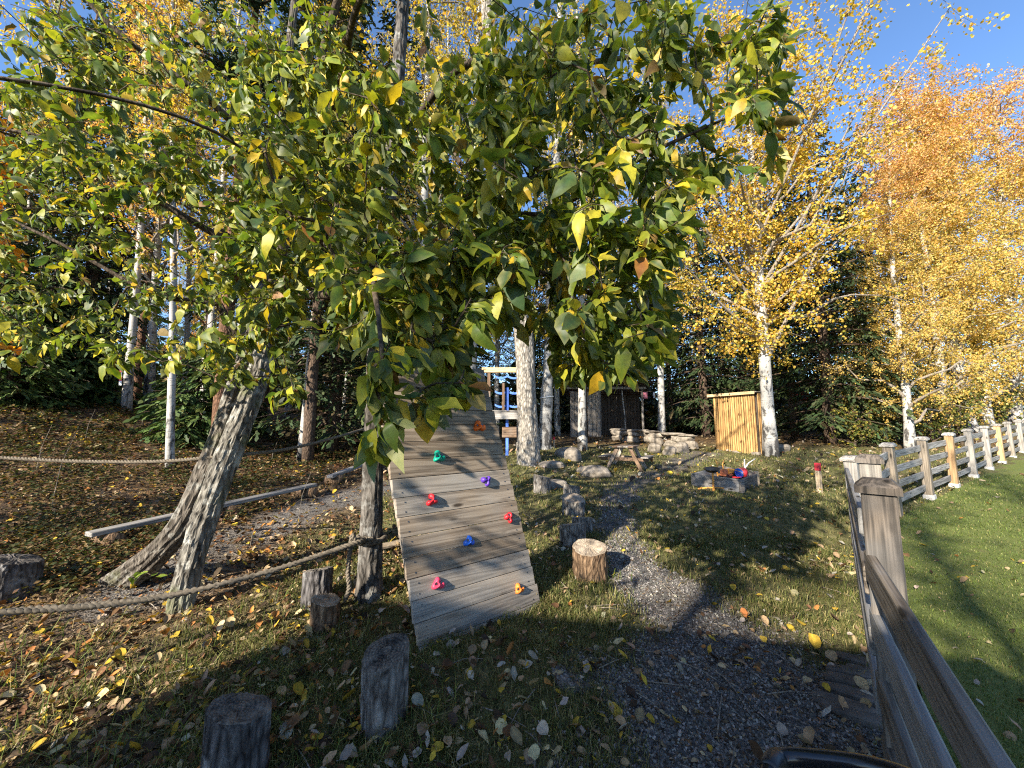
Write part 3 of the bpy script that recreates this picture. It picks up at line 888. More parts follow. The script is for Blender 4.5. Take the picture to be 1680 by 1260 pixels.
# ---- spruces: whorls of drooping boughs carrying sprays of needles
def spruce(H, r0, spread, bare, n_bough, seed, dens=1.0, pal=None):
    global rng
    keep = rng; rng = np.random.default_rng(seed)
    pal = pal or [(.030, .052, .020, 3), (.045, .068, .026, 2), (.065, .085, .030, 1), (.055, .042, .022, .5)]
    T_ = [(.05 * math.sin(t * 6), .05 * math.cos(t * 5), H * t - (.2 if t == 0 else 0), r0 * (1 - t) + .012) for t in np.linspace(0, 1, 18)]
    T_ = np.array(T_)
    mb = MB(); tube(mb, T_[:, :3], T_[:, 3], 10, lump=.05); trunk = mb.mesh('trunk', M['bark_spruce'], True)
    bm_ = MB(); pos = []; dr = []; sc = []
    for i in range(n_bough):
        f = bare + (1 - bare) * ((i + rng.uniform(0, 1)) / n_bough)
        z = H * f
        L = spread * (1 - f) ** .8 * rng.uniform(.75, 1.15) + .12
        if f < bare + .12: L *= rng.uniform(.5, 1.)
        az = i * 2.39996 + rng.uniform(-.4, .4)
        h = np.array([math.cos(az), math.sin(az), 0])
        sid = np.array([-h[1], h[0], 0])
        k = 6; pts = []
        for t in np.linspace(0, 1, k):
            pts.append(np.array([0, 0, z]) + h * L * t + np.array([0, 0, L * (.10 * t - .42 * t * t + .16 * t ** 3)]) * (1.1 - f * .9))
        tube(bm_, pts, np.linspace(.006 + .016 * L, .004, k), 4, caps=False)
        n = int(L * 34 * dens) + 4
        t = rng.uniform(.12, 1., n) ** .8
        P = np.array([np.interp(t, np.linspace(0, 1, k), np.array(pts)[:, c]) for c in range(3)]).T
        w = L * .30 * (1 - t * .55) * rng.uniform(-1, 1, n)
        P = P + sid * w[:, None] + np.array([0, 0, -1.]) * (np.abs(w) * .45 + rng.uniform(0, .10, n) * L)[:, None]
        D = h * .7 + sid * np.sign(w)[:, None] * rng.uniform(.3, 1.1, (n, 1)) + np.array([0, 0, -1.]) * rng.uniform(.15, .95, (n, 1))
        pos.append(P); dr.append(D); sc.append(rng.uniform(.16, .34, n) * (.55 + .45 * min(1, L)))
    pos = np.concatenate(pos); dr = np.concatenate(dr); sc = np.concatenate(sc); N = len(pos)
    Fr = frames_from(dr / np.linalg.norm(dr, axis=1)[:, None], np.array([0, 0, 1.]) + unit(N) * .7)
    col = pick(pal, N, .3)
    SPR = (np.array([(0, 0, 0), (.25, .17, -.02), (.45, .06, 0), (.72, .16, -.05), (1, 0, -.10), (.72, -.15, -.05), (.5, -.05, 0), (.25, -.18, -.02)], float), np.array([(0, 7, 2, 1), (7, 6, 2, 2), (2, 6, 4, 3), (6, 5, 4, 4)])[:, :], np.ones(8))
    SPR = (SPR[0], np.array([(0, 2, 1), (0, 6, 2), (0, 7, 6), (2, 4, 3), (2, 6, 4), (6, 5, 4)]), SPR[2])
    P, C = scatter(SPR, pos, Fr, sc, col, width=rng.uniform(.6, 1.1, N))
    mb = MB(); add_scatter(mb, SPR, P, C); crown = mb.mesh('crown', M['needle'])
    br = bm_.mesh('branches', M['bark_spruce'])
    rng = keep
    return trunk, br, crown

# ------------------------------------------------------------------ the trees one by one
def hero_trunk(name, label, ctrl, bark, crown_pts, leaf, pal, seed, flare=.6, ridges=9, n_leaf=10, twm='twig', span=.6):
    """a tree whose trunk follows a drawn curve: ctrl rows are px, py, distance, radius"""
    base = on_ground(ctrl[0][0], ctrl[0][1])
    t = thing(name, label, 'tree', tuple(base))
    rows = [(*(base - [0, 0, .15]), ctrl[0][3])] + [(*at(c[0], c[1], base[1] + c[2]), c[3]) for c in ctrl[1:]]
    T_ = spline(rows, 60)
    fl = np.exp(-np.arange(60) / 2.2) * flare
    mb = MB(); tube(mb, T_[:, :3] - base, T_[:, 3], 36, lump=.06, ridges=ridges, flare=fl, seed=seed)
    mb.build('trunk', bark, t, smooth_=True)
    if crown_pts is not None:
        sk = Skeleton(); sk.limb(T_)
        tips = sk.grow(np.array(crown_pts), .3, .06, usable_from=30)
        rad = sk.radii(.003)
        mb = MB(); sk.wood(mb, rad, 0, 4, start=1)
        for i in range(len(mb.v)): mb.v[i] = mb.v[i] - base
        tag(mb.build('branches', M[twm], t, smooth_=True), kind='stuff')
        pos, Fr, sz, col, d_ = hang_leaves(sk, tips, n_leaf, span, leaf, pal, .4, .6)
        P, C = scatter(RT, pos - base, Fr, sz, col)
        mb = MB(); add_scatter(mb, RT, P, C); tag(mb.build('crown', M['gold_leaf'], t, smooth_=True), kind='stuff')
    return t
MIXED = [(.10, .14, .025, 3), (.30, .27, .03, 2), (.50, .34, .04, 2), (.20, .12, .04, .5)]
cp = [at(rng.uniform(420, 900), rng.uniform(-520, -10), rng.uniform(2.6, 4.4)) for _ in range(70)]
hero_trunk('dark_trunk_tree', 'slim dark lichened tree with a hemp rope knotted round it, beside the climbing wall', [(606, 978, 0, .095), (608, 900, .02, .082), (612, 760, .06, .074), (616, 600, .10, .070), (632, 380, .2, .068), (650, 180, .3, .062), (662, 0, .35, .055), (690, -250, .3, .035), (710, -480, .2, .015)], M['bark_dark'], cp, .06, MIXED, 3, .75, 9, 14)
b0 = on_ground(868, 757)
cp = [np.array([b0[0] - 1.2, b0[1], 9.5]) + rng.normal(0, 1, 3) * np.array([1.8, 1.6, 2.4]) for _ in range(90)]
hero_trunk('platform_tree', 'thick grey aspen carrying the little wooden platform behind the climbing wall', [(868, 757, 0, .26), (867, 735, .02, .225), (864, 650, .1, .21), (858, 540, .15, .20), (838, 360, .2, .20), (816, 180, .25, .19), (800, 20, .3, .17), (785, -200, .3, .1)], M['bark_grey'], cp, .075, ASPEN, 5, .5, 9, 26, 'twig_pale', 1.4)
b1 = on_ground(893, 733)
cp = [np.array([b1[0], b1[1] + .5, 9.0]) + rng.normal(0, 1, 3) * np.array([1.5, 1.5, 2.4]) for _ in range(70)]
hero_trunk('white_cord_tree', 'grey birch with a white cord round its trunk, just right of the platform', [(893, 736, 0, .24), (894, 715, 0, .205), (897, 650, .05, .185), (899, 600, .05, .15), (905, 430, .2, .13), (915, 200, .3, .11), (920, -100, .3, .06)], M['birch'], cp, .07, BIRCH_Y, 6, .4, 0, 22, 'twig_pale', 1.4)

# the white trunked tree beside the shed
ba = np.array(foot(1262, 10.35))
def rel(px, py, d): return tuple(at(px, py, d) - ba)
ex = [(.20, rel(1400, 255, 9.2), .055), (.28, rel(1340, 300, 10.0), .05), (.24, rel(1120, 430, 9.4), .045), (.34, rel(1430, 130, 8.4), .05), (.40, rel(1560, 10, 8.0), .045), (.45, rel(1420, -60, 7.6), .045), (.4, rel(1060, 120, 9.0), .05), (.3, rel(1090, 250, 9.3), .04), (.5, rel(1500, -150, 8.0), .04), (.3, rel(1330, 440, 9.3), .035), (.25, rel(1180, 520, 9.6), .03), (.3, rel(1430, 330, 9.0), .035), (.5, rel(1300, 40, 8.6), .035), (.5, rel(1420, 20, 8.6), .035), (.45, rel(1190, 110, 9.0), .035), (.4, rel(1180, 290, 9.3), .03), (.55, rel(1350, 130, 8.8), .03)]
mA = leafy(13.6, .155, (.15, .2), .26, 4.3, 36, 1150, 30000, .070, ASPEN, 11, M['birch'], M['twig_pale'], .75, .35, True, 20, .45, ex)
aspen = plant(mA, 'aspen_tree', 'tall white trunked tree with golden leaves standing at the corner of the slatted shed', tuple(ba), 0., 1.); aspen.scale = (1, 1, 1)

# the orange and gold birches beyond the far fence
mB1 = leafy(14.6, .165, (.7, .3), .08, 4.0, 60, 1200, 40000, .080, BIRCH_Y, 21, M['birch'], M['twig_pale'], .95, .55, False, 14, .4, None, BIRCH_O)
mB2 = leafy(12.6, .14, (.3, -.4), .06, 3.7, 54, 1100, 36000, .080, BIRCH_Y, 22, M['birch'], M['twig_pale'], 1.0, .6, False, 12, .4, None, BIRCH_O)
gb = 'golden birches beyond the far fence'
for m_, px, d, rz, sc_, lab in ((mB1, 1490, 11.6, 0.0, .70, 'golden birch with a bright white stem behind the near end of the far fence'),
                                (mB2, 1555, 13.8, 1.9, .95, 'golden birch close behind the leftmost birch beyond the far fence'),
                                (mB1, 1592, 14.6, 2.4, 1.08, 'tall golden birch with an orange top beyond the middle of the far fence'),
                                (mB2, 1622, 15.6, 4.0, 1.2, 'golden birch with a dark grey stem beyond the right part of the far fence'),
                                (mB1, 1668, 16.5, 4.4, 1.05, 'golden birch at the right edge of the picture beyond the far fence'),
                                (mB2, 1740, 17.0, .6, 1.1, 'golden birch reaching in from beyond the right edge')):
    plant(m_, 'birch_tree', lab, foot(px, d), rz, sc_, gb)

# pale birches in the left wood
mC = leafy(14.5, .095, (.2, .6), .30, 2.4, 26, 300, 7500, .075, BIRCH_O, 31, M['birch'], M['twig_pale'], 1.05, .3, False, 14, .35)
mD = leafy(13.0, .060, (.5, .1), .32, 2.2, 24, 260, 6000, .075, BIRCH_Y, 32, M['birch'], M['twig_pale'], 1.1, .3, False, 12, .3)
gl = 'slender birches in the wood on the left'
fb = on_ground(207, 674)
o = plant(mC, 'birch_tree', 'white birch with red and white tape behind it, in the left wood', tuple(fb), 0., 1.0, gl); o.rotation_euler = (0, -.10, 0)
fb2 = on_ground(278, 768)
o = plant(mD, 'birch_tree', 'thin pale birch with a bent foot, rising from leaf litter before the left wood', tuple(fb2), 0., 1.0, gl); o.rotation_euler = (0, -.125, 0)
for px, d, m_, rz, lab in ((152, 12.5, mC, 1., 'pale birch near the left edge, behind the taped birch'), (300, 13.5, mC, 2.2, 'pale birch between the taped birch and the leaning willow'), (388, 12.0, mD, 3., 'thin pale birch behind the leaning willow trunk'), (20, 11.0, mD, 4.4, 'thin birch at the far left edge of the wood'),
                           (470, 15., mC, 5.3, 'pale birch behind the willow fork'), (560, 13.5, mD, .2, 'thin birch left of the dark lichened tree'), (598, 11.5, mD, 1.4, 'thin pale birch just behind the dark lichened tree')):
    plant(m_, 'birch_tree', lab, foot(px, d), rz, rng.uniform(.95, 1.15), gl)
# central birches with sparse yellow leaves
mE = leafy(15.5, .115, (-.4, .2), .20, 3.0, 40, 560, 8600, .080, [(.50, .38, .07, 3), (.58, .45, .13, 2), (.27, .26, .06, 2.2), (.33, .22, .08, 1.4)], 41, M['birch'], M['twig_pale'], 1.0, .5, False, 14, .35)
gm = 'sparse yellow birches in the middle of the wood'
for px, d, rz, lab in ((735, 13.0, 0., 'birch with sparse yellow leaves behind the top of the climbing wall'), (915, 16.5, 1.7, 'birch with sparse yellow leaves behind the wind shelter'), (1015, 18.5, 3.0, 'sparse yellow birch between the wind shelter and the shed'), (1085, 14.8, 4.2, 'sparse yellow birch left of the slatted shed'), (815, 19., 5.2, 'far sparse birch behind the platform tree'), (660, 18., 2.6, 'far sparse birch behind the dark lichened tree')):
    plant(mE, 'birch_tree', lab, foot(px, d), rz, rng.uniform(.92, 1.12), gm)
for px, d, rz, sc_, lab in ((500, 9.2, 3.3, .98, 'slim yellowing birch just right of the willow fork'), (700, 8.6, 1.1, 1.0, 'slim yellowing birch rising behind the left part of the climbing wall'), (770, 10.2, 4.6, 1.02, 'slim yellowing birch left of the platform tree'),
                            (955, 11.5, 2.2, 1.0, 'slim yellowing birch left of the wind shelter'), (330, 10.8, 5.5, .95, 'slim yellowing birch behind the fork of the leaning willow'), (240, 12.0, 1.5, 1.0, 'slim yellowing birch right of the taped birch')):
    plant(mE, 'birch_tree', lab, foot(px, d), rz, sc_, gm)
# pines with bare brown stems
def pine(H, r0, seed):
    global rng
    keep = rng; rng = np.random.default_rng(seed)
    T_ = np.array([(.12 * math.sin(t * 4 + seed), .1 * math.cos(t * 3), H * t - (.2 if t == 0 else 0), r0 * (1 - .85 * t) + .01) for t in np.linspace(0, 1, 16)])
    mb = MB(); tube(mb, T_[:, :3], T_[:, 3], 14, lump=.06, seed=seed); trunk = mb.mesh('trunk', M['bark_pine'], True)
    sk = Skeleton(); ids = sk.limb(T_)
    for i in range(26):
        f = rng.uniform(.32, .98); q = ids[int(f * 15)]; az = rng.uniform(0, 6.28)
        L = 1.9 * (1.15 - f) * rng.uniform(.6, 1.2) + .5
        d = np.array([math.cos(az), math.sin(az), rng.uniform(-.15, .45)])
        p0 = sk.p[q]; sk.limb([(*(p0 + d * L * t + np.array([0, 0, -.2 * t * t])), .03 * (1 - t) + .006) for t in np.linspace(.1, 1, 5)], q)
    P0 = np.array(sk.p)[16:]; hi = P0[P0[:, 2] > H * .55]
    tgt = hi[rng.integers(0, len(hi), 240)] + unit(240) * rng.uniform(.1, .55, (240, 1))
    tips = sk.grow(tgt, .3, .05, usable_from=16); rad = sk.radii(.004)
    mb = MB(); sk.wood(mb, rad, 0, 4, start=1); br = mb.mesh('branches', M['twig'], True)
    e = np.array([sk.p[c[-1]] for c in tips]); K = 26
    pos = np.repeat(e, K, 0) + rng.normal(0, .10, (len(e) * K, 3)); d = unit(len(pos), -.3, 1.)
    P, C = scatter(DIAMOND, pos, frames_from(d, unit(len(pos))), rng.uniform(.14, .26, len(pos)), pick([(.028, .058, .026, 3), (.05, .085, .035, 1)], len(pos)), width=np.full(len(pos), .32))
    mb = MB(); add_scatter(mb, DIAMOND, P, C); cr = mb.mesh('crown', M['needle'])
    rng = keep
    return trunk, br, cr
mP = pine(15.5, .15, 4)
gp = 'pines with bare brown stems'
for px, d, rz, sc_, lab in ((362, 8.6, 0., 1., 'brown stemmed pine behind the leaning willow'), (515, 10.5, 2., 1.05, 'dark pine between the willow and the dark lichened tree'), (80, 15., 4., 1.1, 'pine deep in the left wood'), (225, 17., 1., 1.1, 'pine behind the taped birch'), (440, 18., 3.1, 1.15, 'pine far behind the willow fork')):
    plant(mP, 'pine_tree', lab, foot(px, d), rz, sc_, gp)

# spruces
S1 = spruce(13.5, .17, 2.5, .05, 150, 51); S2 = spruce(9.5, .13, 2.1, .03, 125, 52); S3 = spruce(15.5, .125, 2.4, .16, 140, 53); S4 = spruce(2.6, .05, 1.15, .02, 70, 54, 1.5, [(.045, .085, .025, 3), (.075, .12, .03, 2), (.10, .13, .03, 1)])
gs = 'dark spruces standing in the wood'
for m_, px, d, rz, sc_, lab in ((S1, 1362, 13.2, 0., 1.0, 'dense dark spruce right of the white trunked tree by the shed'), (S2, 1418, 13.8, 1.2, .9, 'low dark spruce behind the red topped stake'), (S3, 1305, 15.0, 2., 1.0, 'spruce with a bare brown stem just right of the shed'),
                                (S1, 1158, 16.2, 3.1, 1.05, 'spruce with drooping boughs behind the left edge of the shed'), (S3, 1100, 19., 4., 1.0, 'bare stemmed spruce behind the stone wall'), (S1, 1225, 18., .6, 1.15, 'tall spruce behind the slatted shed'), (S1, 1455, 17., 2.2, 1.1, 'spruce behind the leftmost golden birch'),
                                (S1, 545, 10.6, .3, 1.0, 'spruce with hanging twigs left of the dark lichened tree'), (S1, 640, 14., 1.7, 1., 'spruce behind the top left corner of the climbing wall'), (S1, 40, 12.5, 3.3, .9, 'dark spruce at the left edge of the wood'), (S2, 115, 11.5, 5., .85, 'low dark spruce left of the taped birch'), (S2, -60, 10., 4.2, .9, 'dark spruce beyond the left edge'),
                                (S3, 512, 9.0, 2.1, 1.0, 'tall narrow spruce between the willow fork and the dark lichened tree'), (S3, 640, 10.6, 4.4, 1.0, 'tall narrow spruce behind the left edge of the climbing wall'), (S3, 130, 11.5, 3.7, 1.0, 'tall spruce near the taped birch'), (S3, 960, 14.5, .9, 1.05, 'tall spruce behind the corded birch'), (S3, 430, 13.5, 1.1, 1.1, 'tall spruce behind the willow fork'), (S3, 760, 21., .4, 1.1, 'tall spruce far behind the climbing wall'), (S1, 980, 23., 2.7, 1.2, 'tall spruce far behind the wind shelter'), (S3, 905, 25., 5.5, 1.2, 'tall spruce far behind the corded birch')):
    plant(m_, 'spruce_tree', lab, foot(px, d), rz, sc_, gs)
for i_, (px, d, sc_) in enumerate(((-20, 9.5, 1.5), (60, 10.2, 1.4), (120, 10.6, 1.2), (10, 8.6, 1.0))): plant(S4, 'young_spruce', ('broad', 'bushy', 'low', 'small')[i_] + ' young spruce in the dark thicket at the left edge', foot(px, d), i_ * 1.3, sc_, 'young spruces', cat='young tree')
q = on_ground(318, 722); plant(S4, 'young_spruce', 'bushy young spruce right behind the thin bent birch', tuple(q), 0., 1., 'young spruces', cat='young tree')
q = on_ground(382, 706); plant(S4, 'young_spruce', 'young spruce half hidden by the leaning willow trunk', tuple(q), 2., .8, 'young spruces', cat='young tree')
# the far wood
k_ = 0
far_g = 'trees far back in the wood'
for i in range(64):
    px = -420 + i * 36 + rng.uniform(-14, 14)
    if 1440 < px: d = rng.uniform(44, 60)
    else: d = rng.uniform(22, 40)
    if px > 1500 and i % 2: continue
    kind = i % 4
    m_ = (S1, mC, S3, mE)[kind]
    plant(m_, ('spruce_tree', 'birch_tree', 'spruce_tree', 'birch_tree')[kind], ('spruce standing far back in the wood', 'thin birch standing far back in the wood', 'bare stemmed spruce far back in the wood', 'yellowing birch standing far back in the wood')[kind], foot(px, d), rng.uniform(0, 6.28), rng.uniform(.85, 1.15) * (1. if px < 1440 else .7), far_g)
# orange maple reaching in at the left edge
mM = leafy(7.5, .09, (.1, .1), .12, 2.0, 22, 170, 1500, .15, [(.66, .30, .03, 3), (.70, .42, .05, 2), (.5, .16, .03, 1)], 61, M['bark_grey'], M['twig'], .7, .2, True, 12, .3)
plant(mM, 'maple_tree', 'orange leaved maple at the left edge behind the willow branches', foot(-140, 6.8), 1., .85)
mO = leafy(13., .17, (.2, .2), .2, 2.8, 36, 500, 11000, .095, BIRCH_O, 62, M['birch'], M['twig_pale'], .95, .4, False, 12, .3)
plant(mO, 'orange_birch', 'orange leaved birch filling the top left corner behind the willow', foot(-40, 14.5), 1., 1., 'orange birches')
plant(mO, 'orange_birch', 'orange leaved birch glowing behind the thin bent birch', foot(330, 19.), 3., .9, 'orange birches')
plant(mO, 'orange_birch', 'orange tree standing on the far lawn beyond the fence', foot(1760, 33.), 3., .8, 'orange birches')
# unseen trees added on the sunny side to shade the ground and lawn
for i, (x, y, m_, sc_) in enumerate(((-8.6, 1.6, mE, .8), (-11.5, -2.5, mE, 1.), (-12.3, 4.6, mC, 1.), (-6.6, -6.4, mE, .9), (-.9, -4.3, mE, .62), (-3.4, -4.9, mE, .6), (1.6, -6.5, mO, .8))):
    plant(m_, 'birch_tree' if m_ is not S3 else 'spruce_tree', 'unseen tree added on the sunny side to shade the ground', (x, y, gz(x, y)), rng.uniform(0, 6), sc_, 'unseen trees added for their shade')
# red bush deep between the trunks
mR = leafy(1.7, .03, (.05, .05), .1, .9, 16, 90, 800, .10, [(.42, .05, .06, 3), (.55, .12, .08, 1)], 71, M['twig'], M['twig'], .8, .1, False, 8, .2)
plant(mR, 'red_bush', 'red leaved bush deep in the wood right of the shed', foot(1322, 22.), 0., 1.5, cat='bush')
mG = leafy(1.5, .03, (.05, .05), .05, .9, 16, 120, 1300, .09, [(.10, .13, .03, 3), (.30, .26, .05, 1.4), (.16, .10, .04, 1)], 72, M['twig'], M['twig'], .7, .15, False, 8, .2)
gbh = 'bushes along the foot of the far fence'
for px, d, sc_, lab in ((1530, 12.2, 1.1, 'leafy bush behind the second bay of the far fence'), (1575, 13., 1.2, 'leafy bush behind the third bay of the far fence'), (1450, 12.6, 1.0, 'leafy bush at the foot of the leftmost golden birch'), (1640, 16., 1.2, 'leafy bush behind the far end of the fence'), (1400, 12., .9, 'leafy bush under the low dark spruce')):
    plant(mG, 'bush', lab, foot(px, d), rng.uniform(0, 6), sc_, gbh, cat='bush')

for i_, (px, d, sc_) in enumerate(((1470, 26, .42), (1520, 30, .5), (1570, 28, .42), (1620, 34, .5), (1680, 40, .6), (1730, 30, .5), (1430, 23, .55), (700, 24, .5), (620, 22, .5), (1060, 26, .5), (1130, 24, .5), (940, 28, .55), (860, 26, .5), (780, 30, .6), (520, 24, .6), (1010, 32, .6))):
    plant(S1, 'spruce_tree', 'low spruce closing the gap between far trunks', foot(px, d), i_ * 1.7, sc_, 'low spruces far back')

# the thicket that closes the view between the far trunks
n_ = 24000
y_ = rng.uniform(19, 42, n_); x_ = rng.uniform(-1.7, 1.75, n_) * y_
k_ = ~((x_ > .95 * y_) & (y_ < 36))
x_, y_ = x_[k_], y_[k_]
hz = 1.4 + 3.8 * (.5 + .5 * wob(x_, y_, .33, 3.))
z_ = G(x_, y_) + rng.uniform(0, 1, len(x_)) ** 1.3 * hz
d_ = unit(len(x_), -.6, .3)
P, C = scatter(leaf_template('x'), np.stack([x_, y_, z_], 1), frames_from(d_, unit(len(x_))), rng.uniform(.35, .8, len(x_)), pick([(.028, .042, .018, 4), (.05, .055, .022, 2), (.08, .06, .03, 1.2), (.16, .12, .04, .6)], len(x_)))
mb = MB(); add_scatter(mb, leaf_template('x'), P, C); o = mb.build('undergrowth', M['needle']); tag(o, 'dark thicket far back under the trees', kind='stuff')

# ------------------------------------------------------------------ climbing wall
def climbing_wall():
    BL = on_ground(690, 1067); BR = on_ground(888, 988)
    e = BR - BL; W = float(np.linalg.norm(e[:2])); e = np.array([e[0], e[1], 0]) / W
    lean_d = np.array([-e[1], e[0], 0]); th = R(15.5)
    up = lean_d * math.sin(th) + np.array([0, 0, math.cos(th)])
    nrm = np.cross(e, up)                       # faces the viewer
    tilt = (BR[2] - BL[2]) / W
    O = BL - up * .10 + np.array([0, 0, min(0, tilt)])
    t = thing('climbing_wall', 'leaning wooden climbing wall of horizontal boards with eight coloured holds', 'climbing wall', tuple(O))
    Rm = np.stack([e, -nrm, up], 1)             # local x along, y into the wall, z up
    t.rotation_euler = Matrix(Rm.tolist()).to_euler()
    hgt = .1215; n = 16; SH = .105            # the side edges slant to the left
    me0 = [MB() for _ in range(1)]
    mb = MB(); box(mb, (0, 0, 0), (W, .028, hgt - .002), bevel=.003); pm = mb.mesh('plank', M['wall_plank'])
    for k in range(n):
        o = put('plank', pm, t, (W / 2 - SH * hgt * (k + .5) + rng.uniform(-.003, .003), rng.uniform(-.0015, .0015), hgt * (k + .5)))
        mb = MB()
        for sx in (.06, W - .06):
            for dz in (-.03, .03): tube(mb, [(sx - W / 2, -.0165, dz), (sx - W / 2, -.013, dz)], .0045, 6)
        mb.build('screw', M['bolt'], o)
    for sx in (.06, W / 2, W - .06):
        mb = MB(); box(mb, (0, 0, 0), (.05, .09, hgt * n - .05), bevel=.005); o = mb.build('rear_batten', M['grey_board'], t, (sx - SH * hgt * n / 2, .060, hgt * n / 2)); o.rotation_euler = (0, -math.atan(SH), 0)
    mb = MB()
    # rear props
    for sx in (W * .55, W - .10):
        mb = MB(); tube(mb, [(sx - SH * hgt * n * .6, .10, hgt * n * .6), (sx, .50, .0)], .03, 8); mb.build('rear_prop', M['grey_board'], t)
    def spot(px, py):
        d = ray(px, py); o = np.array([0, 0, CAM_Z])
        s = np.dot(O - nrm * -.014 - o, nrm) / np.dot(d, nrm)
        q = o + d * s
        return Rm.T @ (q - O)
    def hold(colour, px, py, rot, size, label, seed):
        q = spot(px, py)
        r_ = np.random.default_rng(seed)
        h = bpy.data.objects.new('hold', None)
        # a rounded three lobed block with two sunken bolt holes
        nu, nv = 30, 9; V = []; Fc = []
        ang = np.linspace(0, 2 * np.pi, nu, endpoint=False)
        out = .72 + .22 * np.cos(3 * (ang - np.pi / 2)) + .10 * np.cos(ang * 2 + seed) + .04 * np.sin(5 * ang + seed)
        for j in range(nv):
            tt = j / (nv - 1)
            rr = math.cos(tt * math.pi / 2) ** .55; hh = math.sin(tt * math.pi / 2) ** .9
            for a, o_ in zip(ang, out):
                x, z = math.cos(a) * o_ * rr, math.sin(a) * o_ * rr * .92
                dep = hh * .62
                for cx_ in (-.34, .34):
                    dd = math.hypot(x - cx_, z - .12)
                    dep -= .45 * math.exp(-(dd / .17) ** 2) * (hh)
                dep += .10 * hh * math.sin(3 * a + seed)
                V.append((x, -dep, z))
        for j in range(nv - 1):
            for i in range(nu):
                a_, b_ = j * nu + i, j * nu + (i + 1) % nu
                Fc.append((a_, a_ + nu, b_ + nu, b_)[::-1])
        V = np.array(V) * size
        c, s = math.cos(rot), math.sin(rot)
        V = V @ np.array([[c, 0, s], [0, 1, 0], [-s, 0, c]])
        mb = MB(); mb.add(V, Fc)
        o = mb.build('hold', M['hold_' + colour], t, (q[0], -.014, q[2]), smooth_=True); o['label'] = label
        for cx_ in (-.34, .34):
            b = np.array([cx_, -.20, .12]) * size
            b = b @ np.array([[c, 0, s], [0, 1, 0], [-s, 0, c]])
            mb = MB(); tube(mb, [b + [0, .0, 0], b - [0, .012, 0]], .0085, 6); mb.build('bolt', M['bolt'], o)
    hold('orange', 785, 700, .1, .062, 'orange hold near the top right', 1)
    hold('green', 719, 750, .15, .056, 'teal green hold', 2)
    hold('purple', 797, 789, 1.2, .050, 'purple hold', 3)
    hold('red', 708, 821, .1, .050, 'red hold at the left', 4)
    hold('red', 834, 849, 1.5, .048, 'red hold at the right edge', 5)
    hold('blue', 769, 888, -.1, .048, 'blue hold', 6)
    hold('pink', 718, 958, -.05, .050, 'pink hold low on the left', 7)
    hold('light orange', 851, 966, .2, .046, 'light orange hold in the bottom right corner', 8)
climbing_wall()

# ------------------------------------------------------------------ the fence
def board(name, p0, p1, h, th, mat, parent, origin, up=(0, 0, 1)):
    p0 = np.asarray(p0, float); p1 = np.asarray(p1, float)
    c = (p0 + p1) / 2; B = basis(p1 - p0, up)
    mb = MB(); box(mb, (0, 0, 0), (np.linalg.norm(p1 - p0), th, h), bevel=.006)
    o = mb.build(name, mat, parent, tuple(c - origin)); o.rotation_euler = Matrix(B.tolist()).to_euler()
    return o
def cap_mesh(w, mat):
    mb = MB(); a = w / 2
    V = []; 
    for (s, z) in ((1.0, 0), (1.0, .028), (.62, .058)):
        V += [(-a * s, -a * s, z), (a * s, -a * s, z), (a * s, a * s, z), (-a * s, a * s, z)]
    Fc = [(3, 2, 1, 0), (8, 9, 10, 11)]
    for j in (0, 1):
        for i in range(4): Fc.append((j * 4 + i, j * 4 + (i + 1) % 4, j * 4 + 4 + (i + 1) % 4, j * 4 + 4 + i))
    mb.add(V, Fc); return mb.mesh('cap', mat)
def post_mesh(w, h, mat):
    mb = MB(); box(mb, (0, 0, h / 2 - .1), (w, w, h + .2), bevel=.006); return mb.mesh('post', mat)
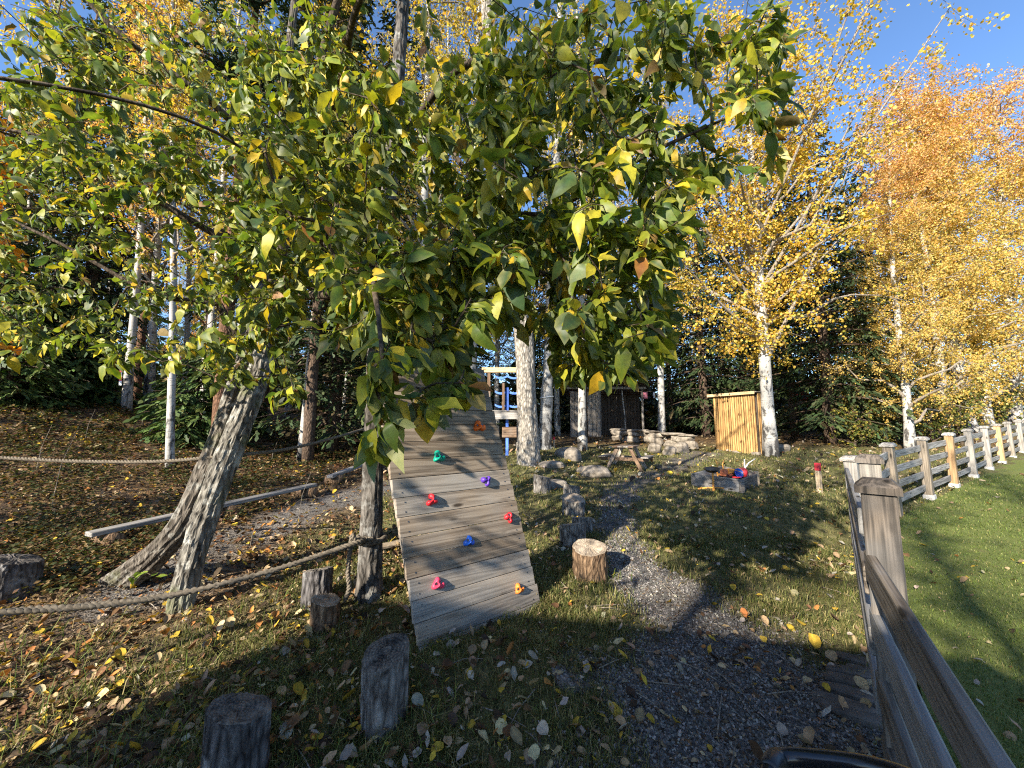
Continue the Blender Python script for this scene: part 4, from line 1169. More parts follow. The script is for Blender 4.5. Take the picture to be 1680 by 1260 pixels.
def fence():
    A, B_, C_ = [np.array([q[0], q[1], gz(*q)]) for q in (FENCE_A, FENCE_B, FENCE_C)]
    t = thing('gate_fence', 'near weathered fence with two thick dark capped posts and four broad rails, beside the gravel', 'fence', tuple(A))
    for (q, top, w) in ((A, 1.215, .112), (B_, 1.245, .112)):
        h = top - q[2]
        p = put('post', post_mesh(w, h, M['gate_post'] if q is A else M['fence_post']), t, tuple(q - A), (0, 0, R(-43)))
        p['label'] = 'thick dark gate post in front' if q is A else 'thick paler gate post behind the front one'
        put('cap', cap_mesh(w + .036, M['gate_post']), p, (0, 0, h + .001))
    D = A - np.array([.705, 1., 0]) * 1.75; D[2] = gz(D[0], D[1])
    D2 = A - np.array([.705, 1., 0]) * .95
    sid = np.array([-.817, .576, 0])                     # towards the gravel
    for z in (.90, .665, .415, .165):
        board('rail', A + sid * .045 + np.array([.02, .03, z - A[2]]), D + sid * .055 + np.array([0, 0, z - .02 - D[2]]), .125, .032, M['fence_wood'], t, A)
    w = np.array([C_[0] - .02, C_[1] - .02])
    for zb, zc in ((.88, .64 + .30), (.64, .41 + .28), (.40, .20 + .27), (.17, .02 + .25)):
        zc = C_[2] + (.88, .65, .42, .19)[(.88, .64, .40, .17).index(zb)] * 1.0
        za = A[2] + zb * 1.08
        board('rail', A + np.array([-.035, .045, za - A[2]]) + (C_ - A) * np.array([.03, .03, 0]), np.array([C_[0] - .08, C_[1] + .02, zc]), .12, .030, M['fence_wood'], t, A)
    # the far fence along the lawn
    P = [np.array([C_[0], C_[1]])] + [np.array(FAR0) + np.array(FARSTEP) * k for k in range(0, 14)]
    P = [np.array([p[0], p[1], gz(p[0], p[1])]) for p in P]
    ff = thing('rail_fence', 'long pale four rail fence with capped square posts running along the lawn edge', 'fence', tuple(P[0]))
    Hh = 1.02
    ang = math.atan2(FARSTEP[1], FARSTEP[0])
    pm = post_mesh(.118, Hh, M['fence_post']); pn = post_mesh(.118, Hh, M['post_new']); cm = cap_mesh(.165, M['plank_grey'])
    mbf = MB(); box(mbf, (0, 0, .03), (.145, .145, .10), bevel=.008); fm = mbf.mesh('post_foot', M['foot'])
    for k, p in enumerate(P):
        o = put('post', pn if k in (3, 6) else pm, ff, tuple(p - P[0]), (R(rng.uniform(-1, 1)), R(rng.uniform(-1, 1) - 3.5), ang))
        if k in (3, 6): o['label'] = 'newer orange brown fence post'
        put('cap', cm, o, (0, 0, Hh + .001)); 
        if k > 1: put('post_foot', fm, o)
    nrm = np.array([-FARSTEP[1], FARSTEP[0], 0]) / np.hypot(*FARSTEP) * .030
    for k in range(len(P) - 1):
        for z in (.88, .65, .42, .19):
            j = rng.uniform(-.012, .012, 2)
            u_ = (P[k + 1] - P[k]) / np.linalg.norm(P[k + 1] - P[k]) * .035
            board('rail', P[k] + nrm + u_ + [0, 0, z + j[0]], P[k + 1] + nrm - u_ + [0, 0, z + j[1]], .105, .028, M['plank_grey'] if rng.random() < .75 else M['fence_wood'], ff, P[0])
fence()

# ------------------------------------------------------------------ stumps
def stump(px, py, w_px, h, label, side, top, seed, lean=(0., 0.), flare=.06, name='log_stump', group='log stumps for stepping on'):
    b = on_ground(px, py); r = w_px / F * math.hypot(b[1], 0) / 2
    r_ = np.random.default_rng(seed)
    t = thing(name, label, 'stump', tuple(b), r_.uniform(0, 6), group)
    sides, rings = 80, 16
    ang = np.arange(sides) * 2 * np.pi / sides
    prof = 1 + .05 * np.sin(2 * ang + seed) + .035 * np.sin(3 * ang + seed * 2) + .022 * np.sin(7 * ang + seed * 3) + .014 * np.sin(13 * ang + seed)
    cr = [(r_.uniform(0, 6.283), r_.uniform(.03, .09), r_.uniform(.02, .06), r_.uniform(-.25, .25)) for _ in range(26)]
    def cracks(f):
        out = np.zeros(sides)
        for a0, w_, dp, sk_ in cr:
            da = (ang - a0 - sk_ * f + np.pi) % (2 * np.pi) - np.pi
            out -= dp * np.exp(-(da / w_) ** 2) * (.5 + .5 * math.sin(f * 6 + a0 * 3))
        return 1 + out
    V = []
    for j in range(rings):
        f = j / (rings - 1); z = -.10 + (h + .10) * f
        rr = r * prof * (1 + flare * (1 - f) ** 3 + r_.normal(0, .010, sides)) * cracks(f)
        zz = z + (f ** 2) * .03 * np.sin(ang + seed) * r / .12
        V.append(np.stack([np.cos(ang) * rr, np.sin(ang) * rr, zz], 1))
    rim = V[-1].copy(); Vv = np.concatenate(V)
    Fc = [(j * sides + i, j * sides + (i + 1) % sides, (j + 1) * sides + (i + 1) % sides, (j + 1) * sides + i) for j in range(rings - 1) for i in range(sides)]
    MB().add(Vv, Fc).build('bark_side', side, t, smooth_=False)
    T_ = [rim]; 
    for s in (.93, .7, .45, .2):
        q = rim.copy(); q[:, :2] *= s; q[:, 2] = q[:, 2] * s + rim[:, 2].mean() * (1 - s) + r_.normal(0, .0025, sides) + (.004 if s < .95 else 0); T_.append(q)
    Tv = np.concatenate(T_); k = len(T_)
    Fc = [(j * sides + i, j * sides + (i + 1) % sides, (j + 1) * sides + (i + 1) % sides, (j + 1) * sides + i) for j in range(k - 1) for i in range(sides)]
    Fc.append(tuple((k - 1) * sides + i for i in range(sides)))
    MB().add(Tv, Fc).build('cut_top', top, t)
    return t
SB, SBR, SD, CO, CP = M['stump_bark'], M['stump_brown'], M['stump_dark'], M['cut_old'], M['cut_pale']
stump(385, 1275, 80, .25, 'dark topped grey stump at the bottom edge, nearest of all stumps', SD, CO, 1)
stump(630, 1180, 70, .295, 'grey ridged stump with a black top in front of the climbing wall', SB, CO, 2)
stump(519, 990, 42, .235, 'charred dark stump between the rope and the slim dark tree', SD, CO, 3)
stump(533, 1028, 42, .17, 'short split brown stump leaning against the charred one', SBR, CP, 4)
stump(968, 947, 51, .245, 'orange brown stump with peeling bark beside the gravel path, nearest of its row', SBR, CP, 5)
stump(939, 893, 42, .20, 'pale stump with a lighter rim, second of the row beside the path', SB, CP, 6)
stump(955, 872, 34, .15, 'low pale stump half behind the second stump of the row', SB, CP, 7)
stump(941, 845, 37, .22, 'grey stump with clear growth rings, fourth of the row', SB, CP, 8)
stump(937, 812, 27, .14, 'low grey stump near the far end of the row', SB, CP, 9)
stump(889, 806, 28, .24, 'pinkish grey stump against the mound of the platform tree', SB, CP, 10)
stump(15, 978, 66, .27, 'blackened stump at the left edge below the rope', SD, CO, 11)
stump(938, 1112, 60, .012, 'old rotten root stump sunk in the grass in front of the wall', SB, SB, 12, flare=.5, name='root_stump')

# ------------------------------------------------------------------ ropes
def twisted(path, r, pitch=.075, seed=0):
    path = spline(path, max(20, int(sum(np.linalg.norm(np.diff(np.asarray(path), axis=0), axis=1)) / .016)))
    T_ = np.gradient(path, axis=0); T_ /= np.linalg.norm(T_, axis=1)[:, None] + 1e-9
    L = np.concatenate([[0], np.cumsum(np.linalg.norm(np.diff(path, axis=0), axis=1))])
    u = np.cross(T_[0], [.1, .2, 1.]); u /= np.linalg.norm(u); U = []
    for i in range(len(path)):
        u = u - T_[i] * np.dot(u, T_[i]); u /= np.linalg.norm(u) + 1e-9; U.append(u.copy())
    U = np.array(U); Wv = np.cross(T_, U)
    mb = MB()
    for k in range(3):
        a = L / pitch * 2 * np.pi + k * 2.0944
        P = path + (np.cos(a)[:, None] * U + np.sin(a)[:, None] * Wv) * r * .55
        tube(mb, P, r * .58, 6)
    return mb
tb = on_ground(606, 978)
def around(px, py, d, rr, n=9, turns=1.0, rise=.03):
    c = at(px, py, d)
    return [c + np.array([math.sin(a) * rr, -math.cos(a) * rr, rise * a]) for a in np.linspace(-.6, 6.28 * turns, n)]
lo = [at(-420, 1060, 1.55), at(-200, 1030, 1.72), at(0, 1005, 1.93), at(160, 993, 2.1), at(300, 973, 2.28), at(440, 938, 2.5), at(540, 906, 2.72), at(592, 888, 2.86)]
lo += around(609, 885, tb[1], .098, 9, 1.0, .004)
o = twisted(lo, .020).build('rope', M['rope'], smooth_=True); tag(o, 'thick twisted hemp rope sagging low from the left edge to the slim dark tree', 'rope')
hang = [at(578, 878, 2.83), at(574, 905, 2.83), at(571, 940, 2.83), at(573, 965, 2.84), at(566, 985, 2.84)]
tl = [at(612, 885, tb[1] - .12), at(596, 884, tb[1] - .14), at(583, 886, 2.84)] + hang
o = twisted(tl, .017).build('rope_tail', M['rope'], smooth_=True); tag(o, 'loose rope end hanging down beside the slim dark tree', 'rope')
up_ = [at(-200, 740, 3.0), at(0, 751, 3.1), at(130, 757, 3.15), at(260, 757, 3.18), at(370, 748, 3.22), at(470, 737, 3.6), at(560, 715, 4.3), at(640, 690, 5.2), at(720, 668, 6.2)]
o = twisted(up_, .0145).build('rope', M['rope'], smooth_=True); tag(o, 'thinner upper hemp rope crossing in front of the leaning willow at hip height', 'rope')

# ------------------------------------------------------------------ balance beams on the left
def beam(p0, p1, w, th, label, logs, mat='plank_grey'):
    a, b = on_ground(*p0), on_ground(*p1)
    hgt = .16
    t = thing('balance_beam', label, 'beam', tuple(a))
    za = a + [0, 0, hgt]; zb = b + [0, 0, hgt]
    o = board('plank', za, zb, th, w, M[mat], t, a)
    d = (b - a) / np.linalg.norm(b - a); s = np.array([-d[1], d[0], 0])
    for f in logs:
        c = a + (b - a) * f; c[2] = gz(c[0], c[1]) + .055
        mb = MB(); tube(mb, [-s * .15, -s * .05, s * .05, s * .15], .088, 14, lump=.06)
        mb.build('log_support', M['stump_brown'], t, tuple(c - a), smooth_=True)
beam((141, 905), (515, 812), .14, .045, 'long grey plank balance beam lying on short logs behind the leaning willow', (.06, .5, .95))
beam((540, 798), (612, 768), .12, .05, 'pale balance beam further back between the two trunks', (.1, .9))
a_, b_ = on_ground(596, 912), on_ground(668, 896)
o = board('offcut_board', a_ + [0, 0, .05], b_ + [0, 0, .05], .03, .12, M['stake'], None, np.zeros(3)); tag(o, 'short pale board lying in the leaves behind the slim dark tree', 'board')

# ------------------------------------------------------------------ tree house platform
def platform():
    d = 8.7
    o_ = at(845, 700, d); t = thing('tree_platform', 'small wooden tree platform with posts and a blue webbing ladder net beside the grey aspen', 'platform', tuple(o_))
    def brd(name, q0, q1, h, th, mat, up=(0, 0, 1)): return board(name, q0, q1, h, th, M[mat], t, o_, up)
    zt = at(840, 682, d)[2]
    x0, x1 = at(800, 690, d)[0], at(850, 690, d)[0]; xr = at(876, 690, d + .0)[0]
    brd('front_beam', (x0 - .3, d - .02, zt), (x1, d - .02, zt), .16, .05, 'plank_grey')
    brd('side_beam', (x1 + .03, d - .02, zt + .0), (xr, d + .5, zt + .03), .16, .05, 'table_wood')
    for k in range(5):
        brd('deck_board', (x0 - .3, d + .06 + k * .12, zt + .105), (x1 + .06 + k * .06, d + .06 + k * .12, zt + .105), .03, .11, 'plank_grey')
    xa, xb = at(822, 640, d + .25)[0], at(858, 640, d + .25)[0]; ztop = at(840, 607, d + .2)[2]
    brd('post', (xa + .06, d + .05, zt + .12), (xa + .06, d + .05, zt + .75), .05, .06, 'table_wood', (0, 1, 0))
    brd('post', (xa - .28, d + .25, zt + .12), (xa - .28, d + .25, ztop), .07, .07, 'table_wood', (0, 1, 0))
    brd('post', (xb, d + .25, zt + .12), (xb, d + .25, ztop - .06), .07, .07, 'table_wood', (0, 1, 0))
    brd('top_beam', (xa - .45, d + .22, ztop), (xb + .05, d + .22, ztop), .12, .06, 'shed_trim')
    # box slung below
    xc0, xc1 = at(824, 708, d + .2)[0], at(848, 708, d + .2)[0]; zb = at(836, 709, d + .2)[2]
    mb = MB(); box(mb, ((xc0 + xc1) / 2 - o_[0], d + .25 - o_[1], zb - o_[2]), (xc1 - xc0, .35, .24), bevel=.012); mb.build('under_box', M['table_wood'], t)
    gzp = gz(xb, d + .3)
    brd('leg', (xb - .12, d + .3, gzp - .1), (xb - .12, d + .3, zt - .08), .06, .06, 'plank_grey', (0, 1, 0))
    brd('leg', (x0 - .2, d + .3, gz(x0, d + .3) - .1), (x0 - .2, d + .3, zt - .08), .07, .07, 'plank_grey', (0, 1, 0))
    # webbing
    def strap(p, q, sag, w=.045):
        pts = [np.array(p) * (1 - f) + np.array(q) * f - np.array([0, 0, sag * 4 * f * (1 - f)]) for f in np.linspace(0, 1, 9)]
        pts = np.array(pts) - o_
        V = []; 
        for a in pts: V += [a + [0, 0, w / 2], a + [0, 0, -w / 2], a + [0, .008, w / 2], a + [0, .008, -w / 2]]
        return V, [(4 * i, 4 * i + 4, 4 * i + 5, 4 * i + 1) for i in range(8)] + [(4 * i + 2, 4 * i + 3, 4 * i + 7, 4 * i + 6) for i in range(8)]
    y = d + .14
    xs = [at(812, 640, y)[0], at(832, 640, y)[0], at(855, 640, y)[0]]
    for py in (617, 642, 664):
        for xa_, xb_ in zip(xs[:-1], xs[1:]):
            z = at(840, py, y)[2]; V, Fc = strap((xa_, y, z), (xb_, y, z), .05)
            MB().add(V, Fc).build('net_strap', M['strap'], t)
    for x, ya, yb in ((xs[1], 636, 748), (xs[2], 614, 722)):
        za, zb_ = at(840, ya, y)[2], max(at(840, yb, y)[2], gz(x, y) + .02)
        mb = MB(); box(mb, np.array([x, y - .03, (za + zb_) / 2]) - o_, (.06, .008, za - zb_)); mb.build('net_upright', M['strap'], t)
platform()
b = on_ground(878, 726); b = np.array([at(878, 700, 9.3)[0], 9.3, 0]); b[2] = gz(b[0], b[1])
mb = MB(); tube(mb, [(0, 0, 0), (0, 0, 1.0), (-.01, 0, 2.0)], .018, 8); o = mb.build('cord', M['white_paint'], None, tuple(b)); tag(o, 'thin white cord hanging down beside the grey aspen', 'cord')
cc = at(897, 656, 10.9 + .0)
bt = on_ground(893, 736)
mb = MB(); ring = [np.array([at(897, 652, bt[1])[0] + math.sin(a) * .205, bt[1] + .04 - math.cos(a) * .205, at(897, 652, bt[1])[2] + .03 * math.sin(a)]) for a in np.linspace(0, 6.4, 24)]
tube(mb, ring, .018, 6); o = mb.build('cord', M['white_paint']); tag(o, 'white cord tied round the grey birch trunk', 'cord')

# ------------------------------------------------------------------ marker stakes with red tops
def stake(px, py, h, w, label):
    b = on_ground(px, py)
    t = thing('marker_stake', label, 'stake', tuple(b), R(20), 'red topped marker stakes')
    mb = MB(); box(mb, (0, 0, 0), (w, w, h * .74 + .1), bevel=.004); mb.build('stake_post', M['stake'], t, (0, 0, h * .37 - .05))
    mb = MB(); box(mb, (0, 0, 0), (w + .006, w + .006, h * .26), bevel=.005); mb.build('red_top', M['red_paint'], t, (0, 0, h * .87 + .001))
stake(1345, 808, .47, .062, 'wooden stake with a red painted top near the gate posts')
stake(909, 736, .36, .05, 'small red topped stake beside the grey birch')

# ------------------------------------------------------------------ slatted shed
def shed():
    L_ = on_ground(1176, 738); r_ = on_ground(1248, 747); s_ = on_ground(1279, 737)
    fz = L_[2]
    t = thing('slatted_shed', 'small shed clad in narrow upright golden larch slats under a flat roof', 'shed', tuple(L_))
    L2, r2 = L_[:2], r_[:2]
    e = (r2 - L2); W = np.linalg.norm(e); e /= W; n = np.array([e[1], -e[0]])
    dep = .72; s2 = r2 - n * dep
    H = 1.66
    # side wall runs from the corner away from the viewer
    B = basis((*e, 0)); ang = math.atan2(e[1], e[0])
    t.rotation_euler = (0, 0, ang)
    mb = MB(); box(mb, (W / 2, dep / 2 + .02, H / 2 - .08), (W - .05, dep - .06, H + .12)); mb.build('inner_wall', M['dark_board'], t)
    k = 0; x = .03
    sw = .046; meshes = []
    for hh in (0, .01, -.012, .02):
        mb = MB(); box(mb, (0, 0, 0), (sw, .026, H + hh), bevel=.004); meshes.append(mb.mesh('slat', M['slat']))
    mb = MB(); box(mb, (0, 0, 0), (.072, .03, H), bevel=.004); wide = mb.mesh('slat', M['slat'])
    while x < W - .02:
        o = put('slat', wide if k == 0 else meshes[k % 4], t, (x, rng.uniform(-.004, .004) - .012, H / 2 - .06 + rng.uniform(-.01, .01)))
        x += sw + .020; k += 1
    y = .05
    while y < dep - .02:
        o = put('slat', meshes[k % 4], t, (W + .004, y, H / 2 - .06 + rng.uniform(-.01, .01)), (0, 0, R(90))); y += sw + .016; k += 1
    y = .05
    while y < dep - .02:
        o = put('slat', meshes[k % 4], t, (.0, y, H / 2 - .06), (0, 0, R(90))); y += sw + .016; k += 1
    # roof boards and fascia
    mb = MB(); box(mb, (W / 2 - .04, dep / 2 - .02, H + .045 - .06), (W + .16, dep + .16, .03), bevel=.004); rf = mb.build('roof', M['grey_board'], t)
    mb = MB(); box(mb, (0, 0, 0), (W + .14, .03, .08), bevel=.004); mb.build('fascia', M['shed_trim'], t, (W / 2 - .06, -.110, H - .035))
    mb = MB(); box(mb, (0, 0, 0), (dep + .2, .03, .085), bevel=.004); o = mb.build('fascia', M['shed_trim'], t, (-.125, dep / 2 - .03, H - .035)); o.rotation_euler = (0, 0, R(90))
    mb = MB(); V, Fc = lumpy((.1, .1, .1), 3)
    for f in (.08, .5, .92):
        V, Fc = lumpy((.26, .2, .16), int(f * 100), (10, 6)); MB().add(V, Fc).build('foot_stone', M['stone'], t, (W * f, -.02, -.06))
shed()

# ------------------------------------------------------------------ sandbox with toys
def sandbox():
    P = [on_ground(*q) for q in ((1139, 796), (1217, 808), (1242, 796), (1186, 782))]
    t = thing('sandbox', 'low grey plank sandbox on the grass left of the red topped stake', 'sandbox', tuple(P[0]))
    zt = max(p[2] for p in P) + .04
    for i in range(4):
        a, b = P[i].copy(), P[(i + 1) % 4].copy()
        d = (b - a) / np.linalg.norm(b - a) * .025
        board('side_plank', a + d + [0, 0, .09], b - d + [0, 0, .09], .23, .045, M['fence_wood'], t, P[0])
    for p, h in zip(P, (.24, .24, .28, .24)):
        mb = MB(); box(mb, (0, 0, h / 2 - .04), (.07, .07, h), bevel=.006); mb.build('corner_post', M['fence_wood'] if h < .26 else M['stake'], t, tuple(p - P[0]))
    mb = MB(); c = np.mean(P, 0)
    V = [p + (c - p) * .05 - P[0] + [0, 0, .10] for p in P]; mb.add(V + [c - P[0] + [0, 0, .12]], [(0, 1, 4), (1, 2, 4), (2, 3, 4), (3, 0, 4)]); mb.build('sand', M['sand'], t)
    return P, c
M['sand'] = plain_mat('damp sand', (.16, .12, .085), .95, .35, .1, 30., .006)
SBX, sbc = sandbox()
def bowl(r, h, w=.006, seg=24, lip=True):
    mb = MB(); prof = [(0.02, .004), (r * .55, .0), (r * .85, h * .35), (r, h), (r * 1.10, h), (r * 1.10, h - w), (r * .99, h - w * 1.5), (r * .82, h * .35 - w), (r * .5, -w), (0.02, -w)]
    ang = np.arange(seg) * 2 * np.pi / seg
    V = np.concatenate([np.stack([np.cos(ang) * p[0], np.sin(ang) * p[0], np.full(seg, p[1])], 1) for p in prof])
    Fc = [(j * seg + i, j * seg + (i + 1) % seg, (j + 1) * seg + (i + 1) % seg, (j + 1) * seg + i) for j in range(len(prof) - 1) for i in range(seg)]
    mb.add(V, Fc); return mb
M['toy_orange'] = plain_mat('orange varnished wood', (.62, .28, .05), .55, .2)
M['toy_red'] = plain_mat('red plastic', (.55, .035, .045), .45, .1)
M['toy_blue'] = plain_mat('blue plastic', (.02, .10, .50), .45, .1)
M['toy_yellow'] = plain_mat('yellow plastic', (.62, .42, .05), .45, .1)
M['toy_black'] = plain_mat('black plastic', (.015, .016, .018), .35, .2)
M['toy_brick'] = plain_mat('rusty red toy', (.33, .10, .045), .6, .2)
sg = on_ground(1171, 806)
st = thing('toy_stand', 'orange wooden three legged stand with a black bowl on top, in front of the sandbox', 'stand', tuple(sg))
zt = at(1170, 775, sg[1])[2] - sg[2]
mb = MB(); tube(mb, [(0, 0, .0), (0, 0, zt)], .016, 8); mb.build('stem', M['toy_orange'], st)
for q in ((1145, 800), (1197, 806), (1173, 812)):
    e = on_ground(*q); e = at(q[0], q[1], sg[1] + (.05 if q[0] != 1173 else -.12)) - sg; e[2] = max(.012, gz(*(sg + e)[:2]) - sg[2] + .012)
    mb = MB(); tube(mb, [(0, 0, .06), e * .5 + [0, 0, .035], e], .013, 8); mb.build('leg', M['toy_orange'], st)
o = bowl(.115, .055).build('black_bowl', M['toy_black'], None, tuple(sg + [-.01, 0, zt + .01]), smooth_=True); o.rotation_euler = (R(8), R(-6), 0); tag(o, 'black round bowl lying on the orange stand', 'bowl')
def in_box(px, py, dz=0.0, dy=0.0):
    c = at(px, py, sbc[1] + dy); c[2] = max(c[2], sbc[2] + .10) if dz == 0 else c[2]; return c
# antler shaped sticks, a toy truck, spades and moulds
q = sbc + np.array([-.10, .06, .13]); mb = MB()
for dx, s in ((-.05, -1), (.05, 1)):
    tube(mb, [(dx, 0, 0), (dx + s * .01, 0, .12), (dx - s * .005, 0, .21), (dx + s * .03, 0, .30)], [.012, .012, .010, .006], 8)
tube(mb, [(-.05, 0, .04), (.05, 0, .04)], .012, 8)
o = mb.build('forked_stick', M['toy_orange'], None, tuple(q)); tag(o, 'forked orange stick standing in the sandbox behind the black bowl', 'toy')
q = sbc + np.array([-.02, -.02, .125])
t = thing('toy_truck', 'rusty red toy truck with a raised bed inside the sandbox', 'toy truck', tuple(q), R(25))
mb = MB(); box(mb, (0, 0, .045), (.26, .12, .03), bevel=.008); mb.build('chassis', M['toy_brick'], t)
mb = MB(); box(mb, (-.085, 0, .10), (.08, .11, .085), bevel=.014); mb.build('cab', M['toy_brick'], t)
mb = MB()
for c_, s_ in (((.04, .055, .11), (.15, .008, .07)), ((.04, -.055, .11), (.15, .008, .07)), ((.115, 0, .11), (.008, .11, .07)), ((.04, 0, .078), (.15, .11, .008))): box(mb, c_, s_, bevel=.002)
mb.build('bed', M['toy_orange'], t)
for x in (-.08, .08):
    for y in (-.062, .062):
        mb = MB(); tube(mb, [(x, y - .012, .03), (x, y + .012, .03)], .03, 14); mb.build('wheel', M['toy_black'], t)
def bucket(name, label, mat, q, r, h, rx, ry):
    t = thing(name, label, 'bucket', tuple(q)); t.rotation_euler = (rx, ry, 0)
    seg = 20; ang = np.arange(seg) * 2 * np.pi / seg
    prof = [(.01, 0), (r * .75, 0), (r, h), (r * 1.08, h), (r * 1.08, h - .01), (r * .94, h - .008), (r * .7, .008), (.01, .008)]
    V = np.concatenate([np.stack([np.cos(ang) * p[0], np.sin(ang) * p[0], np.full(seg, p[1])], 1) for p in prof])
    Fc = [(j * seg + i, j * seg + (i + 1) % seg, (j + 1) * seg + (i + 1) % seg, (j + 1) * seg + i) for j in range(len(prof) - 1) for i in range(seg)]
    MB().add(V, Fc).build('pail', mat, t, smooth_=True)
    mb = MB(); tube(mb, [(math.cos(a) * r, .0, h + math.sin(a) * r * .8) for a in np.linspace(0, math.pi, 9)], .004, 6); mb.build('handle', M['toy_yellow'], t)
bucket('toy_bucket', 'blue toy bucket tipped over in the sandbox', M['toy_blue'], sbc + [.14, .03, .175], .075, .11, R(70), R(30))
bucket('toy_bucket', 'red toy bucket lying beside the blue one in the sandbox', M['toy_red'], sbc + [.27, -.02, .17], .075, .12, R(-60), R(40))
q = sbc + np.array([.12, -.10, .135]); t = thing('toy_spade', 'red toy spade lying in front of the blue bucket', 'spade', tuple(q), R(20))
mb = MB(); tube(mb, [(0, 0, 0), (.14, 0, .01)], .008, 8); tube(mb, [(.14, -.03, .012), (.14, .03, .012)], .008, 8); mb.build('handle', M['toy_red'], t)
mb = MB(); box(mb, (-.05, 0, 0), (.10, .075, .008), bevel=.003); box(mb, (-.05, .036, .008), (.09, .006, .02)); box(mb, (-.05, -.036, .008), (.09, .006, .02)); mb.build('blade', M['toy_red'], t)
q = SBX[2] + np.array([-.10, .08, .12]); mb = MB()
tube(mb, [(0, 0, -.1), (-.03, 0, .12), (-.05, .0, .20), (-.045, 0, .32)], [.014, .013, .012, .008], 8); tube(mb, [(-.045, 0, .17), (.03, 0, .26), (.16, .02, .33)], [.011, .010, .006], 8)
o = mb.build('bare_branch', M['white_paint'], None, tuple(q)); tag(o, 'bleached white forked branch stuck at the right corner of the sandbox', 'branch')

# ------------------------------------------------------------------ small picnic table
def picnic():
    c = on_ground(1028, 768); t = thing('picnic_table', 'small weathered picnic table with attached benches on the grass below the stone wall', 'picnic table', tuple(c), R(62))
    L_, Ht, Hs = .72, .47, .23
    for k in range(4):
        mb = MB(); box(mb, (0, 0, 0), (L_, .105, .028), bevel=.005); mb.build('top_board', M['table_wood'], t, (0, (k - 1.5) * .112, Ht))
    for s in (-1, 1):
        mb = MB(); box(mb, (0, 0, 0), (L_ + .04, .15, .028), bevel=.005); mb.build('bench', M['table_wood'], t, (0, s * .44, Hs + .028))
    for x in (-.25, .25):
        for s in (-1, 1):
            a, b = np.array([x, s * .36, -.03]), np.array([x, s * .13, Ht - .02])
            B = basis(b - a, (1, 0, 0)); mb = MB(); box(mb, (0, 0, 0), (np.linalg.norm(b - a), .075, .045), bevel=.005)
            o = mb.build('leg', M['table_wood'], t, tuple((a + b) / 2)); o.rotation_euler = Matrix(B.tolist()).to_euler()
        mb = MB(); box(mb, (0, 0, 0), (.035, 1.0, .07), bevel=.005); mb.build('cross_bar', M['table_wood'], t, (x + .042, 0, Hs - .022))
picnic()

# ------------------------------------------------------------------ dry stone wall with a hearth
def stone_wall():
    a = on_ground(1003, 724); b = on_ground(1062, 728); c = on_ground(1132, 737)
    t = thing('stone_wall', 'low dry stone wall of pale boulders in front of the wind shelter', 'stone wall', tuple(a))
    path = spline([a, b, c], 40); sizes = []
    r_ = np.random.default_rng(9)
    row_z = 0.0
    for row, (hh, ww) in enumerate(((.22, .42), (.17, .36), (.08, .5))):
        s = r_.uniform(0, .15)
        Ltot = np.linalg.norm(np.diff(path, axis=0), axis=1).sum()
        while s < Ltot - .05:
            w = ww * r_.uniform(.5, 1.6)
            f = min(.999, (s + w / 2) / Ltot); q = path[int(f * 39)]
            if not (row == 1 and .72 < f < .80) and not (row == 0 and .73 < f < .79):
                V, Fc = lumpy((w * 1.0, .34 * r_.uniform(.8, 1.1), hh * r_.uniform(.95, 1.2)), int(r_.integers(1e6)), (10, 7), .30, .34)
                d = path[min(39, int(f * 39) + 1)] - path[max(0, int(f * 39) - 1)]
                o = MB().add(V, Fc).build('stone', M['stone'], t, tuple(np.array([q[0] + r_.normal(0, .03), q[1] + r_.normal(0, .05), gz(q[0], q[1]) + row_z + hh / 2]) - a))
                o.rotation_euler = (r_.normal(0, .08), r_.normal(0, .08), math.atan2(d[1], d[0]) + r_.normal(0, .15))
            s += w
        row_z += hh * .97
    for px, py, s in ((1075, 742, .40), (1098, 746, .34), (1118, 742, .42), (1128, 730, .36)):
        q = on_ground(px, py); V, Fc = lumpy((s, s * .8, s * .75), px, (11, 8), .22, .3)
        MB().add(V, Fc).build('stone', M['stone'], t, tuple(q - a + [0, 0, s * .25]))
stone_wall()
for px, py, s, lab in ((932, 752, (.62, .5, .42), 'rounded grey boulder on the mound right of the platform'), (978, 780, (.55, .35, .26), 'reddish angular rock beside the path below the picnic table'), (960, 776, (.32, .25, .2), 'small rock left of the reddish angular rock'), (914, 797, (.42, .3, .16), 'flat stone behind the pinkish grey stump'), (905, 765, (.55, .4, .16), 'flat grey rock in front of the rounded boulder'), (1283, 740, (.4, .35, .3), 'grey rock behind the right corner of the shed')):
    q = on_ground(px, py); V, Fc = lumpy(s, px * 3, (16, 11), .20, .25)
    o = MB().add(V, Fc).build('rock', M['stone'], None, (q[0], q[1], q[2] + s[2] * .12)); tag(o, lab, 'rock', 'loose rocks')

